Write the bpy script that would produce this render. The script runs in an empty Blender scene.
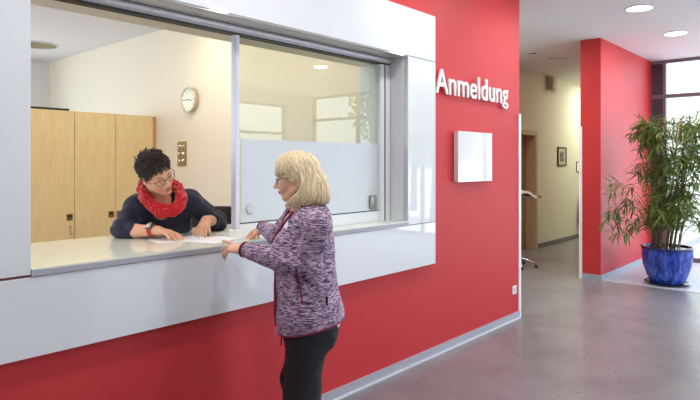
import bpy, bmesh, math, random
import numpy as np
from math import sin, cos, pi, radians
from mathutils import Vector, Matrix
from mathutils.bvhtree import BVHTree
from mathutils import noise as mnoise
import openvdb

random.seed(7)
SC = bpy.context.scene
COL = SC.collection

# ------------------------------------------------------------------ camera frame
FPX = 580.0
HEAD = radians(41.6)
CH, SH = cos(HEAD), sin(HEAD)
HC = 1.58
CAMF = Vector((CH, SH, 0)); CAMR = Vector((SH, -CH, 0)); UP = Vector((0, 0, 1))

def W(px, py, t):
    u = (px - 350) / FPX
    return Vector((t * (CH + u * SH), t * (SH - u * CH), HC - (py - 163) / FPX * t))

def V(*a): return Vector(a)

# ------------------------------------------------------------------ objects
def link(o):
    COL.objects.link(o); return o

def meshobj(name, me, mat=None, parent=None, smooth=False):
    o = bpy.data.objects.new(name, me); link(o)
    if mat is not None: me.materials.append(mat)
    if parent is not None: o.parent = parent
    if smooth:
        me.shade_smooth()
    return o

def tag(o, label=None, cat=None, group=None, kind=None):
    if label: o['label'] = label
    if cat: o['category'] = cat
    if group: o['group'] = group
    if kind: o['kind'] = kind
    return o

def empty(name, loc=(0, 0, 0), rz=0, label=None, cat=None, group=None):
    o = bpy.data.objects.new(name, None); link(o)
    o.location = loc; o.rotation_euler = (0, 0, rz); o.empty_display_size = .1
    return tag(o, label, cat, group)

class MB:
    """collects shapes into one mesh"""
    def __init__(s): s.bm = bmesh.new()
    def box(s, x0, x1, y0, y1, z0, z1, bev=0, M=None):
        r = bmesh.ops.create_cube(s.bm, size=1)
        vs = r['verts']
        for v in vs:
            v.co = Vector(((x0 + x1) / 2 + v.co.x * (x1 - x0), (y0 + y1) / 2 + v.co.y * (y1 - y0), (z0 + z1) / 2 + v.co.z * (z1 - z0)))
        if bev:
            es = list({e for v in vs for e in v.link_edges})
            r2 = bmesh.ops.bevel(s.bm, geom=es, offset=bev, segments=2, profile=.5, affect='EDGES')
            vs = list({v for f in r2['faces'] for v in f.verts} | {v for v in vs if v.is_valid})
        if M is not None:
            for v in vs: v.co = M @ v.co
        return s
    def tube(s, pts, r, n=8, cap=True, closed=False):
        pts = [Vector(p) for p in pts]
        m = len(pts)
        rs = r if isinstance(r, (list, tuple)) else [r] * m
        rings = []
        t0 = (pts[1] - pts[0]).normalized()
        a = t0.orthogonal().normalized()
        for i in range(m):
            if closed: t = pts[(i + 1) % m] - pts[i - 1]
            else: t = pts[min(i + 1, m - 1)] - pts[max(i - 1, 0)]
            if t.length < 1e-9: t = t0
            t = t.normalized()
            a = (a - t * a.dot(t))
            a = a.normalized() if a.length > 1e-6 else t.orthogonal().normalized()
            b = t.cross(a)
            rings.append([s.bm.verts.new(pts[i] + (a * cos(2 * pi * k / n) + b * sin(2 * pi * k / n)) * rs[i]) for k in range(n)])
        for i in range(m if closed else m - 1):
            A = rings[i]; B = rings[(i + 1) % m]
            off = 0
            if closed and i == m - 1:
                off = min(range(n), key=lambda q: (A[0].co - B[q].co).length)
            for k in range(n):
                s.bm.faces.new((A[k], A[(k + 1) % n], B[(k + 1 + off) % n], B[(k + off) % n]))
        if cap and not closed:
            s.bm.faces.new(rings[0][::-1]); s.bm.faces.new(rings[-1])
        return s
    def lathe(s, prof, c=(0, 0, 0), n=40, axis='z', M=None):
        c = Vector(c); rings = []
        for (r, z) in prof:
            ring = []
            for k in range(n):
                a = 2 * pi * k / n
                p = Vector((r * cos(a), r * sin(a), z))
                if axis == 'x': p = Vector((p.z, p.x, p.y))
                if axis == 'y': p = Vector((p.x, p.z, p.y))
                if M is not None: p = M @ p
                ring.append(s.bm.verts.new(c + p))
            rings.append(ring)
        for i in range(len(rings) - 1):
            for k in range(n):
                s.bm.faces.new((rings[i][k], rings[i][(k + 1) % n], rings[i + 1][(k + 1) % n], rings[i + 1][k]))
        if prof[0][0] > 1e-5: s.bm.faces.new(rings[0][::-1])
        if prof[-1][0] > 1e-5: s.bm.faces.new(rings[-1])
        return s
    def ball(s, c, r, M=None, seg=16):
        r0 = bmesh.ops.create_uvsphere(s.bm, u_segments=seg, v_segments=seg // 2 + 2, radius=1)
        for v in r0['verts']:
            p = Vector((v.co.x * r[0], v.co.y * r[1], v.co.z * r[2])) if hasattr(r, '__len__') else v.co * r
            if M is not None: p = M @ p
            v.co = Vector(c) + p
        return s
    def quadstrip(s, L, R):
        a = [s.bm.verts.new(p) for p in L]; b = [s.bm.verts.new(p) for p in R]
        for i in range(len(a) - 1): s.bm.faces.new((a[i], b[i], b[i + 1], a[i + 1]))
        return s
    def build(s, name, mat, parent=None, smooth=False, loc=None, angle=None, **t):
        bmesh.ops.recalc_face_normals(s.bm, faces=s.bm.faces)
        me = bpy.data.meshes.new(name)
        if loc is not None:
            lv = Vector(loc)
            for v in s.bm.verts: v.co -= lv
        s.bm.to_mesh(me); s.bm.free()
        o = meshobj(name, me, mat, parent)
        if loc is not None: o.location = loc
        if smooth:
            me.shade_smooth()
            if angle:
                try: me.set_sharp_from_angle(angle=radians(angle))
                except Exception: pass
        return tag(o, **t) if t else o

def struct(name, mb, mat, parent=None, **k):
    o = mb.build(name, mat, parent, **k); o['kind'] = 'structure'; return o

# ------------------------------------------------------------------ materials
def nodes(name):
    m = bpy.data.materials.new(name); m.use_nodes = True
    nt = m.node_tree; b = nt.nodes['Principled BSDF']
    return m, nt, b

def S(col):
    """sRGB 0-255 -> linear"""
    return tuple(((c / 255) / 12.92 if c / 255 <= .04045 else ((c / 255 + .055) / 1.055) ** 2.4) for c in col) + (1,)

def mat(name, col, rough=.5, metal=0, spec=.5, bump=0, bscale=60, var=0, vscale=6, coat=0, stretch=None, sheen=0, emit=None, es=0):
    m, nt, b = nodes(name)
    c = col if len(col) == 4 else tuple(col) + (1,)
    b.inputs['Base Color'].default_value = c
    b.inputs['Roughness'].default_value = rough
    b.inputs['Metallic'].default_value = metal
    b.inputs['Specular IOR Level'].default_value = spec
    b.inputs['Coat Weight'].default_value = coat
    b.inputs['Coat Roughness'].default_value = .03
    b.inputs['Sheen Weight'].default_value = sheen
    if emit: b.inputs['Emission Color'].default_value = emit; b.inputs['Emission Strength'].default_value = es
    if bump or var:
        tc = nt.nodes.new('ShaderNodeTexCoord'); mp = nt.nodes.new('ShaderNodeMapping')
        nt.links.new(tc.outputs['Object'], mp.inputs[0])
        if stretch: mp.inputs['Scale'].default_value = stretch
    if var:
        n = nt.nodes.new('ShaderNodeTexNoise'); n.inputs['Scale'].default_value = vscale; n.inputs['Detail'].default_value = 5
        nt.links.new(mp.outputs[0], n.inputs[0])
        r = nt.nodes.new('ShaderNodeMix'); r.data_type = 'RGBA'
        r.inputs[6].default_value = tuple(x * (1 - var) for x in c[:3]) + (1,)
        r.inputs[7].default_value = tuple(min(1, x * (1 + var)) for x in c[:3]) + (1,)
        nt.links.new(n.outputs[0], r.inputs[0]); nt.links.new(r.outputs[2], b.inputs['Base Color'])
    if bump:
        n2 = nt.nodes.new('ShaderNodeTexNoise'); n2.inputs['Scale'].default_value = bscale; n2.inputs['Detail'].default_value = 4
        nt.links.new(mp.outputs[0], n2.inputs[0])
        bp = nt.nodes.new('ShaderNodeBump'); bp.inputs['Strength'].default_value = bump; bp.inputs['Distance'].default_value = .01
        nt.links.new(n2.outputs[0], bp.inputs['Height']); nt.links.new(bp.outputs[0], b.inputs['Normal'])
    return m

def ramp_mat(name, tex, scale, stops, rough=.6, stretch=(1, 1, 1), bump=0, detail=4, spec=.3, distort=0, sheen=0, interp='LINEAR', out=0):
    m, nt, b = nodes(name)
    tc = nt.nodes.new('ShaderNodeTexCoord'); mp = nt.nodes.new('ShaderNodeMapping'); mp.inputs['Scale'].default_value = stretch
    nt.links.new(tc.outputs['Object'], mp.inputs[0])
    n = nt.nodes.new(tex); n.inputs['Scale'].default_value = scale
    if 'Detail' in n.inputs: n.inputs['Detail'].default_value = detail
    if 'Distortion' in n.inputs: n.inputs['Distortion'].default_value = distort
    nt.links.new(mp.outputs[0], n.inputs[0])
    r = nt.nodes.new('ShaderNodeValToRGB'); r.color_ramp.interpolation = interp
    el = r.color_ramp.elements
    while len(el) < len(stops): el.new(.5)
    for e, (p, c) in zip(el, stops): e.position = p; e.color = c if len(c) == 4 else tuple(c) + (1,)
    nt.links.new(n.outputs[out], r.inputs[0]); nt.links.new(r.outputs[0], b.inputs['Base Color'])
    b.inputs['Roughness'].default_value = rough; b.inputs['Specular IOR Level'].default_value = spec
    b.inputs['Sheen Weight'].default_value = sheen
    if bump:
        bp = nt.nodes.new('ShaderNodeBump'); bp.inputs['Strength'].default_value = bump; bp.inputs['Distance'].default_value = .004
        nt.links.new(n.outputs[0], bp.inputs['Height']); nt.links.new(bp.outputs[0], b.inputs['Normal'])
    return m

def glass(name, tint=(.95, .98, .96), refl=1.0, rough=0.0, base=.04):
    m = bpy.data.materials.new(name); m.use_nodes = True; nt = m.node_tree; nt.nodes.clear()
    o = nt.nodes.new('ShaderNodeOutputMaterial'); mx = nt.nodes.new('ShaderNodeMixShader')
    t = nt.nodes.new('ShaderNodeBsdfTransparent'); g = nt.nodes.new('ShaderNodeBsdfGlossy'); f = nt.nodes.new('ShaderNodeLayerWeight')
    f.inputs[0].default_value = .5
    t.inputs[0].default_value = tuple(tint) + (1,); g.inputs['Roughness'].default_value = rough
    pw = nt.nodes.new('ShaderNodeMath'); pw.operation = 'POWER'; pw.inputs[1].default_value = 5
    ml = nt.nodes.new('ShaderNodeMath'); ml.operation = 'MULTIPLY_ADD'; ml.inputs[1].default_value = refl; ml.inputs[2].default_value = base
    nt.links.new(f.outputs['Facing'], pw.inputs[0]); nt.links.new(pw.outputs[0], ml.inputs[0]); nt.links.new(ml.outputs[0], mx.inputs[0])
    nt.links.new(t.outputs[0], mx.inputs[1]); nt.links.new(g.outputs[0], mx.inputs[2]); nt.links.new(mx.outputs[0], o.inputs[0])
    return m

RED = mat('red_paint', S((206, 60, 64)), .5, spec=.25, bump=.015, bscale=180)
WHITEGLASS = mat('white_back_painted_glass', S((234, 239, 243)), .02, spec=.5)
WHITEGLASS.node_tree.nodes['Principled BSDF'].inputs['IOR'].default_value = 1.75
COUNTER = mat('glass_counter', S((232, 240, 224)), .03, spec=.5)
EDGE = mat('counter_edge', S((176, 176, 186)), .3)
ALU = mat('aluminium', S((208, 206, 214)), .38, metal=.25)
ALUW = mat('white_aluminium', S((226, 229, 232)), .35, spec=.5)
BLACK = mat('black_rubber', (.012, .012, .013), .5)
CREAM = mat('cream_plaster', S((242, 235, 214)), .7, spec=.2, bump=.03, bscale=250)
CORW = mat('corridor_plaster', S((228, 228, 210)), .7, spec=.2, bump=.02, bscale=200)
WHITEP = mat('white_plaster', S((232, 233, 236)), .7, spec=.2)
CEIL = mat('ceiling_paint', S((238, 238, 244)), .75, spec=.2)
BASEB = mat('baseboard_grey', S((176, 180, 192)), .4)
BASEBD = mat('baseboard_dark_grey', S((120, 120, 118)), .5)
BRIGHTSTRIP = mat('pale_sealant', S((225, 228, 235)), .4)
CHROME = mat('chrome', (.75, .75, .77), .12, metal=1)
BRASS = mat('brushed_brass', S((176, 156, 112)), .35, metal=.5)
DARKF = mat('dark_window_panel', S((82, 76, 84)), .5)
FRAMEP = mat('window_frame_paint', S((128, 118, 128)), .4)
PLASTIC = mat('white_plastic', S((236, 236, 232)), .35)
TRIMW = mat('bright_white_trim', S((252, 252, 253)), .4)
PAPER = mat('paper', S((243, 244, 246)), .6, spec=.2)
WINGLASS = glass('window_glass', (.97, .985, .99), .8)
HATCHGLASS = glass('hatch_glass', (.86, .88, .82), 1.0, .0, .06)
LENS = glass('spectacle_lens', (.96, .96, .96), .7)

def frosted():
    m, nt, b = nodes('frosted_film')
    b.inputs['Base Color'].default_value = S((214, 221, 226)); b.inputs['Roughness'].default_value = .22
    b.inputs['Specular IOR Level'].default_value = .5; b.inputs['Alpha'].default_value = .93
    return m
FROST = frosted()

def floor_mat():
    m, nt, b = nodes('grey_linoleum')
    tc = nt.nodes.new('ShaderNodeTexCoord')
    n = nt.nodes.new('ShaderNodeTexNoise'); n.inputs['Scale'].default_value = 2.2; n.inputs['Detail'].default_value = 9; n.inputs['Roughness'].default_value = .68
    nt.links.new(tc.outputs['Object'], n.inputs[0])
    r = nt.nodes.new('ShaderNodeValToRGB'); r.color_ramp.elements[0].position = .35; r.color_ramp.elements[1].position = .68
    r.color_ramp.elements[0].color = S((128, 124, 127)); r.color_ramp.elements[1].color = S((150, 146, 150))
    nt.links.new(n.outputs[0], r.inputs[0]); nt.links.new(r.outputs[0], b.inputs['Base Color'])
    n2 = nt.nodes.new('ShaderNodeTexNoise'); n2.inputs['Scale'].default_value = 14; n2.inputs['Detail'].default_value = 6
    nt.links.new(tc.outputs['Object'], n2.inputs[0])
    mr = nt.nodes.new('ShaderNodeMapRange'); mr.inputs[3].default_value = .22; mr.inputs[4].default_value = .40
    nt.links.new(n2.outputs[0], mr.inputs[0]); nt.links.new(mr.outputs[0], b.inputs['Roughness'])
    bp = nt.nodes.new('ShaderNodeBump'); bp.inputs['Strength'].default_value = .06; bp.inputs['Distance'].default_value = .01
    nt.links.new(n2.outputs[0], bp.inputs['Height']); nt.links.new(bp.outputs[0], b.inputs['Normal'])
    b.inputs['Specular IOR Level'].default_value = .5
    return m
LINO = floor_mat()
MATFLOOR = ramp_mat('entrance_matting', 'ShaderNodeTexWave', 14, [(.2, S((186, 190, 202))), (.8, S((216, 220, 230)))], rough=.38, bump=.25, distort=1.2, stretch=(1, 3, 1))

def wood_mat():
    m, nt, b = nodes('maple_veneer')
    tc = nt.nodes.new('ShaderNodeTexCoord'); mp = nt.nodes.new('ShaderNodeMapping'); mp.inputs['Scale'].default_value = (9, 9, .9)
    nt.links.new(tc.outputs['Object'], mp.inputs[0])
    n = nt.nodes.new('ShaderNodeTexNoise'); n.inputs['Scale'].default_value = 3; n.inputs['Detail'].default_value = 8; n.inputs['Distortion'].default_value = .8
    nt.links.new(mp.outputs[0], n.inputs[0])
    r = nt.nodes.new('ShaderNodeValToRGB'); r.color_ramp.elements[0].position = .3; r.color_ramp.elements[1].position = .72
    r.color_ramp.elements[0].color = S((234, 212, 156)); r.color_ramp.elements[1].color = S((245, 227, 176))
    nt.links.new(n.outputs[0], r.inputs[0]); nt.links.new(r.outputs[0], b.inputs['Base Color'])
    b.inputs['Roughness'].default_value = .42
    return m
MAPLE = wood_mat()
DOORWOOD = mat('beige_door_wood', S((178, 152, 104)), .45, var=.08, vscale=3, stretch=(8, 8, .6))
DOORFRAME = mat('door_frame_beige', S((200, 182, 146)), .45)

# ------------------------------------------------------------------ setting
ZC = 3.26
D = 2.65
PF = 2.61      # face of the white cladding
struct('floor', MB().box(-4.2, 10.75, -5.2, 2.66, -.15, 0).box(-4.2, 16.2, 2.66, 10.3, -.15, 0), LINO)
struct('floor_entrance', MB().box(8.06, 10.5, -4.98, 2.645, -.01, .006), MATFLOOR)
struct('ceiling', MB().box(-4.2, 10.75, -5.2, 2.66, ZC, ZC + .2).box(-4.2, 16.2, 2.66, 10.3, ZC, ZC + .2), CEIL)
ox0, ox1, oz0, oz1 = .929, 3.608, 1.104, 2.40
wl = MB()
wl.box(-4, 5.6, D, 2.92, 0, oz0).box(-4, ox0, D, 2.92, oz0, oz1).box(ox1, 5.6, D, 2.92, oz0, oz1).box(-4, 5.6, D, 2.92, oz1, ZC)
struct('wall_front', wl, RED)
struct('wall_pillar', MB().box(8.05, 10.55, D, 2.92, 0, ZC), RED)
struct('wall_corridor_right', MB().box(10.55, 16, 2.67, 2.92, 0, ZC), CORW)
struct('wall_office_right', MB().box(3.9, 4.05, 2.92, 10.2, 0, ZC), CREAM)
struct('wall_office_back', MB().box(-4.2, -3.4, 10.15, 10.3, 0, ZC).box(2.8, 16.2, 10.15, 10.3, 0, ZC).box(-3.4, 2.8, 10.15, 10.3, 0, .9).box(-3.4, 2.8, 10.15, 10.3, 3.1, ZC), WHITEP)
cw = MB(); dx0, dx1, dz = 9.30, 10.24, 2.14
cw.box(4.05, dx0, 4.52, 4.72, 0, ZC).box(dx1, 16, 4.52, 4.72, 0, ZC).box(dx0, dx1, 4.52, 4.72, dz, ZC)
struct('wall_corridor', cw, CORW)
struct('wall_corridor_end', MB().box(16, 16.2, 2.67, 10.3, 0, ZC), CORW)
struct('wall_left', MB().box(-4.2, -4, -5.2, 3.4, 0, ZC).box(-4.2, -4, 9.9, 10.3, 0, ZC).box(-4.2, -4, 3.4, 9.9, 0, .9).box(-4.2, -4, 3.4, 9.9, 3.0, ZC), WHITEP)
struct('trim_1', MB().box(5.570, 5.612, 2.636, 2.93, 0.0, 2.08), TRIMW)
struct('trim_2', MB().box(8.035, 8.10, 2.895, 2.935, 0.0, 2.08), TRIMW)
struct('baseboard_front', MB().box(-4, 5.578, 2.632, 2.65, .008, .07), BASEB)
struct('baseboard_seal', MB().box(-4, 5.578, 2.622, 2.65, 0, .014), BRIGHTSTRIP)
struct('baseboard_pillar', MB().box(8.038, 10.5, 2.632, 2.65, .007, .075).box(8.038, 8.05, 2.65, 2.90, .0, .075), BASEB)
struct('baseboard_corridor', MB().box(10.24, 16, 4.505, 4.52, 0, .085).box(5.7, dx0, 4.505, 4.52, 0, .085), BASEBD)
# inner lintel box over the hatch (roller housing on the office side)
struct('trim_3', MB().box(.93, 3.6, 2.845, 3.07, 2.362, 2.402).box(-1, 3.9, 2.92, 3.07, 2.402, 2.62), mat('lintel_beige', S((226, 218, 200)), .5))

# corridor door
dr = empty('door_1', (9.77, 4.70, 0)); dr['kind'] = 'structure'
struct('door_leaf', MB().box(-.47, .47, -.01, .03, .005, 2.14), DOORWOOD, dr)
struct('door_frame', MB().box(.415, .47, -.20, -.01, 0, 2.14).box(-.47, -.415, -.20, -.01, 0, 2.14).box(-.415, .415, -.20, -.01, 2.085, 2.14).box(.47, .50, -.20, -.18, 0, 2.17).box(-.5, .5, -.20, -.18, 2.14, 2.17).box(-.5, -.47, -.20, -.18, 0, 2.17), DOORFRAME, dr)
struct('door_handle', MB().tube([(-.36, -.012, 1.02), (-.36, -.06, 1.02), (-.24, -.065, 1.02)], .010), CHROME, dr)

# windows
def glazing(name, origin, rot, length, z0, z1, bays, transoms, panel_w=0, fm=FRAMEP, portal=True):
    """local x runs along the window, local y across its thickness"""
    root = empty(name, origin, rot); root['kind'] = 'structure'
    f = MB(); w = .045
    f.box(0, length, -.05, .05, z0, z0 + .07).box(0, length, -.05, .05, z1 - .05, z1)
    xs = [panel_w + (length - panel_w) * k / bays for k in range(bays + 1)]
    for i, x in enumerate(xs):
        a = max(0, x - w / 2); b = min(length, x + w / 2)
        f.box(a, b, -.06, .06, z0, z1)
    for z in transoms: f.box(0, length, -.055, .055, z - .03, z + .03)
    struct('window_frame', f, fm, root)
    if panel_w:
        struct('window_panel', MB().box(0.0, panel_w, -.02, .02, z0 + .07, z1 - .05), DARKF, root)
    g = MB()
    for i in range(bays): g.box(xs[i] + w / 2, xs[i + 1] - w / 2, -.004, .004, z0 + .07, z1 - .05)
    struct('window_pane', g, WINGLASS, root)
    if portal:
        ld = bpy.data.lights.new(name + '_portal', 'AREA'); ld.shape = 'RECTANGLE'; ld.size = length; ld.size_y = z1 - z0
        ld.cycles.is_portal = True
        lo = link(bpy.data.objects.new(name + '_portal', ld)); lo.parent = root
        lo.location = (length / 2, -.12, (z0 + z1) / 2); lo.rotation_euler = (radians(-90), 0, 0)
    return root
# right-hand glass front, local +x runs towards -Y; room lies on local -y side
glazing('window_1', (10.55, 2.65, 0), radians(-90), 7.65, .0, ZC, 5, [2.67], .20)
# unseen glass front added behind the photographer for soft daylight: local +x runs towards -X
glazing('window_added', (9.6, -5.08, 0), radians(180), 5.0, .0, 3.0, 3, [2.3])
glazing('window_3', (-4.1, 3.4, 0), radians(90), 6.5, .9, 3.0, 5, [])
glazing('window_4', (-3.4, 10.22, 0), 0, 6.2, .9, 3.1, 5, [])
struct('wall_back', MB().box(9.6, 10.6, -5.2, -5, 0, ZC).box(-4, 4.6, -5.2, -5, 0, ZC).box(4.6, 9.6, -5.2, -5, 3.0, ZC), WHITEP)
# outside: pale paving and a few trees
struct('ground_outside', MB().box(10.75, 70, -40, 2.6, -.30, -.16).box(-40, 10.75, -40, -5.3, -.30, -.16).box(-40, -4.3, -5.3, 40, -.3, -.16).box(-4.3, 40, 10.4, 40, -.3, -.16), mat('pale_paving', S((205, 205, 205)), .8))
LEAFP = mat('tree_leaves', S((120, 140, 70)), .6, var=.3, vscale=4)
BARK = mat('tree_bark', S((110, 92, 74)), .8)
def tree(x, y, h, sd, label):
    rnd = random.Random(sd)
    e = empty('garden_tree', (x, y, -.16), 0, label, 'tree', 'trees outside the glass front')
    tr = MB().tube([(0, 0, 0), (.05, .02, h * .3), (.0, .05, h * .6)], [.14, .11, .05]); 
    for k in range(5):
        a = rnd.random() * 6.3
        tr.tube([(0, 0, h * .35), (cos(a) * .5, sin(a) * .5, h * .55), (cos(a) * 1.0, sin(a) * 1.0, h * .7)], [.05, .035, .012], 6)
    tr.build('trunk', BARK, e, smooth=True)
    cr = MB()
    for k in range(2600):
        d = Vector((rnd.gauss(0, 1), rnd.gauss(0, 1), rnd.gauss(0, 1))).normalized() * (rnd.random() ** .4)
        p = Vector((d.x * h * .36, d.y * h * .36, h * .66 + d.z * h * .32))
        q = Vector((rnd.gauss(0, 1), rnd.gauss(0, 1), rnd.gauss(0, 1))).normalized() * .13
        s_ = q.orthogonal().normalized() * .05
        cr.quadstrip([p - q, p + s_ , p + q], [p - q * .9, p - s_, p + q * .9])
    cr.build('crown', LEAFP, e)
tree(17.5, -7.2, 6.0, 1, 'tall garden tree farther out, beyond the right glass front')
tree(14.6, -4.4, 4.4, 2, 'smaller garden tree close to the right glass front')

# ------------------------------------------------------------------ ceiling lamps (lobby downlights, office lamps)
LAMPE = mat('lamp_diffuser', (1, 1, 1), .5, emit=(1, .97, .92, 1), es=9)
def downlight(x, y, label, group, power, col=(1, .97, .95), r=.125, spot=False):
    e = empty('ceiling_downlight', (x, y, ZC), 0, label, 'ceiling lamp', group)
    MB().lathe([(r + .018, -.001), (r + .018, -.006), (r, -.010), (r, -.002)], n=36).build('trim_ring', PLASTIC, e, smooth=True, angle=40)
    MB().lathe([(0, -.0045), (r, -.0045), (r, -.002), (0, -.002)], n=36).build('diffuser', LAMPE, e)
    ld = bpy.data.lights.new('downlight_lamp', 'AREA'); ld.shape = 'DISK'; ld.size = r * 1.8; ld.energy = power; ld.color = col
    if spot: ld.spread = radians(spot)
    lo = link(bpy.data.objects.new('downlight_lamp', ld)); lo.parent = e; lo.location = (0, 0, -.02)
    return e
PL = 9
front_row = ['round recessed ceiling lamp nearest the left end of the red wall', 'round recessed ceiling lamp above the standing woman', 'round recessed ceiling lamp over the floor between standing woman and lettering', 'round recessed ceiling lamp above the raised lettering', 'round recessed ceiling lamp in front of the red pillar wall', 'round recessed ceiling lamp above the potted plant']
for i, xx in enumerate([.26, 1.89, 3.52, 5.15, 6.78, 8.41]): downlight(xx, 1.83, front_row[i], 'recessed lobby ceiling lamps', PL)
for yy, rn in ((-.1, 'middle lobby row'), (-1.45, 'rear lobby row')):
    for xx, pn in ((.60, 'left end'), (3.79 if yy > -1 else 3.92, 'middle'), (7.05 if yy > -1 else 7.18, 'entrance end')):
        downlight(xx, yy, 'round recessed ceiling lamp at the %s of the %s' % (pn, rn), 'recessed lobby ceiling lamps', PL)
downlight(3.15, 5.3, 'round recessed office ceiling lamp close to the clock wall', 'office ceiling lamps', 8.5, (1, .89, .70), .11)
downlight(1.2, 5.0, 'round recessed office ceiling lamp above the desk', 'office ceiling lamps', 17, (1, .89, .72), .11)
downlight(3.0, 3.9, 'round recessed office ceiling lamp behind the sliding window', 'office ceiling lamps', 9, (1, .89, .72), .11)
downlight(12.6, 3.75, 'round recessed corridor ceiling lamp past the framed picture', 'corridor ceiling lamps', 34, (1, .95, .80), .11)
downlight(7.0, 3.75, 'round recessed corridor ceiling lamp by the corridor opening', 'corridor ceiling lamps', 20, (1, .95, .82), .11)

# round office ceiling vent
e = empty('ceiling_vent', (3.2, 8.8, ZC), 0, 'round patterned ceiling vent far back in the office', 'vent')
v = MB().lathe([(.30, 0), (.30, -.012), (.27, -.014), (.27, 0)], n=40); v.build('vent_ring', ALUW, e, smooth=True, angle=40)
v = MB().lathe([(0, -.006), (.27, -.006), (.27, -.001), (0, -.001)], n=40); v.build('vent_grille', ramp_mat('vent_pattern', 'ShaderNodeTexVoronoi', 22, [(.2, S((214, 210, 195))), (.42, S((150, 140, 112)))]), e)
# corridor slot vent and smoke detector
e = empty('slot_vent', (9.14, 3.68, ZC), radians(41.6 - 90), 'short double-slot ceiling vent in the corridor', 'vent')
MB().box(-.17, .17, -.03, .03, -.008, 0).build('vent_plate', PLASTIC, e)
m_ = MB()
for k in range(2): m_.box(-.15 + .16 * k, -.01 + .16 * k, -.015, .015, -.0095, -.0075)
m_.build('slot', BLACK, e)
e = empty('smoke_detector', (8.4, 3.76, ZC), 0, 'small white smoke detector on the corridor ceiling', 'smoke detector')
MB().lathe([(.0, -.05), (.03, -.05), (.045, -.035), (.055, -.012), (.055, 0)], n=24).build('detector_body', PLASTIC, e, smooth=True, angle=40)
MB().lathe([(.046, -.036), (.052, -.028), (.05, -.022)], n=24).build('sensor_ring', BLACK, e)
# ------------------------------------------------------------------ reception hatch
cl = empty('reception_cladding', (ox0, PF, 0), 0, 'white glass cladding framing the reception hatch on the red wall', 'wall cladding')
XL = -1.6 - ox0; XR = 3.987 - ox0; OW = ox1 - ox0
MB().box(XL, XR, 0, .038, 2.403, 2.77, .002).build('upper_panel', WHITEGLASS, cl)
MB().box(XL, XR, 0, .038, .764, 1.101, .002).build('lower_panel', WHITEGLASS, cl)
MB().box(XL, -.001, 0, .038, 1.112, 2.398, .002).build('side_panel', WHITEGLASS, cl)
MB().box(OW + .001, XR, 0, .038, 1.106, 2.398, .002).build('side_panel', WHITEGLASS, cl)
# jamb linings and soffit
MB().box(OW - .012, OW, .038, .47, 1.137, 2.392, 0).build('jamb_lining', ALUW, cl)
MB().box(OW - .004, OW + .006, -.001, .04, 1.137, 2.40, 0).build('edge_strip', ALU, cl)
MB().box(.0, .012, .038, .47, 1.137, 2.392, 0).build('jamb_lining', ALUW, cl)
MB().box(0.0, OW, .008, .234, 2.394, 2.4025, 0).build('soffit_panel', mat('soffit_glass', S((222, 220, 210)), .08, spec=.6), cl)

co = empty('reception_counter', (ox0, PF, 1.104), 0, 'pale glass-topped reception counter running through the hatch', 'counter')
MB().box(.0, OW, -.006, .85, 0, .024, .001).build('counter_slab', EDGE, co)
MB().box(.002, OW - .002, -.004, .848, .0245, .032, .001).build('glass_top', COUNTER, co)
# inner supporting board below
MB().box(.05, OW - .05, .80, .84, -.45, -.001).build('support_board', MAPLE, co)
MB().box(.0, .03, .33, .80, -1.10, -.001).build('support_leg', MAPLE, co)
MB().box(OW - .03, OW, .33, .80, -1.10, -.001).build('support_leg', MAPLE, co)

# sliding window
GY = 2.80
sw = empty('sliding_window', (2.13, GY, 1.136), 0, 'sliding glass hatch window with a frosted lower half and aluminium track', 'sliding window')
def L_(x): return x - 2.13
MB().box(L_(ox0) + .013, L_(ox1) - .013, -.030, .035, 1.214, 1.256, .004).tube([(L_(ox0) + .013, -.026, 1.237), (L_(ox1) - .013, -.026, 1.237)], .0195, 16).build('top_track', ALU, sw, smooth=True, angle=40)
MB().box(L_(ox0) + .013, L_(ox1) - .013, -.030, .030, 1.203, 1.2135).build('track_seal', BLACK, sw)
MB().box(-.018, .012, -.022, .022, .01, 1.203, .003).build('leading_stile', ALU, sw)
MB().box(.012, .018, -.012, .012, .08, 1.203).build('stile_seal', BLACK, sw)
MB().box(-.034, .026, -.030, .026, .0005, .05, .004).build('stile_foot', PLASTIC, sw)
MB().box(.0125, 3.469 - 2.13, -.021, .021, .0005, .078, .003).build('bottom_rail', ALUW, sw)
MB().box(.02, 3.47 - 2.13, -.008, .008, .078, .084).build('rail_seal', BLACK, sw)
MB().box(.02, 3.47 - 2.13, -.004, .004, .084, 1.203).build('glass_pane', HATCHGLASS, sw)
MB().box(.035, 3.46 - 2.13, -.0062, -.0045, .086, .588).build('frosted_film', FROST, sw)
MB().box(3.47 - 2.13, 3.59 - 2.13, -.03, .03, .0, 1.203, .003).build('end_post', ALUW, sw)
MB().box(3.520 - 2.13, 3.528 - 2.13, -.034, -.028, .0, 1.203).build('post_groove', BLACK, sw)
MB().lathe([(0, -.016), (.026, -.016), (.03, -.012), (.03, -.0065), (.0, -.0065)], (.10, 0, .165), 28, 'y').build('finger_pull', mat('clear_grip', S((190, 198, 203)), .15), sw, smooth=True, angle=40)
h = MB(); h.box(L_(3.36), L_(3.44), -.022, -.006, .095, .20, .012); h.build('window_lock', mat('lock_grey', S((150, 150, 146)), .3, metal=.4), sw, smooth=True, angle=50)

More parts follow.
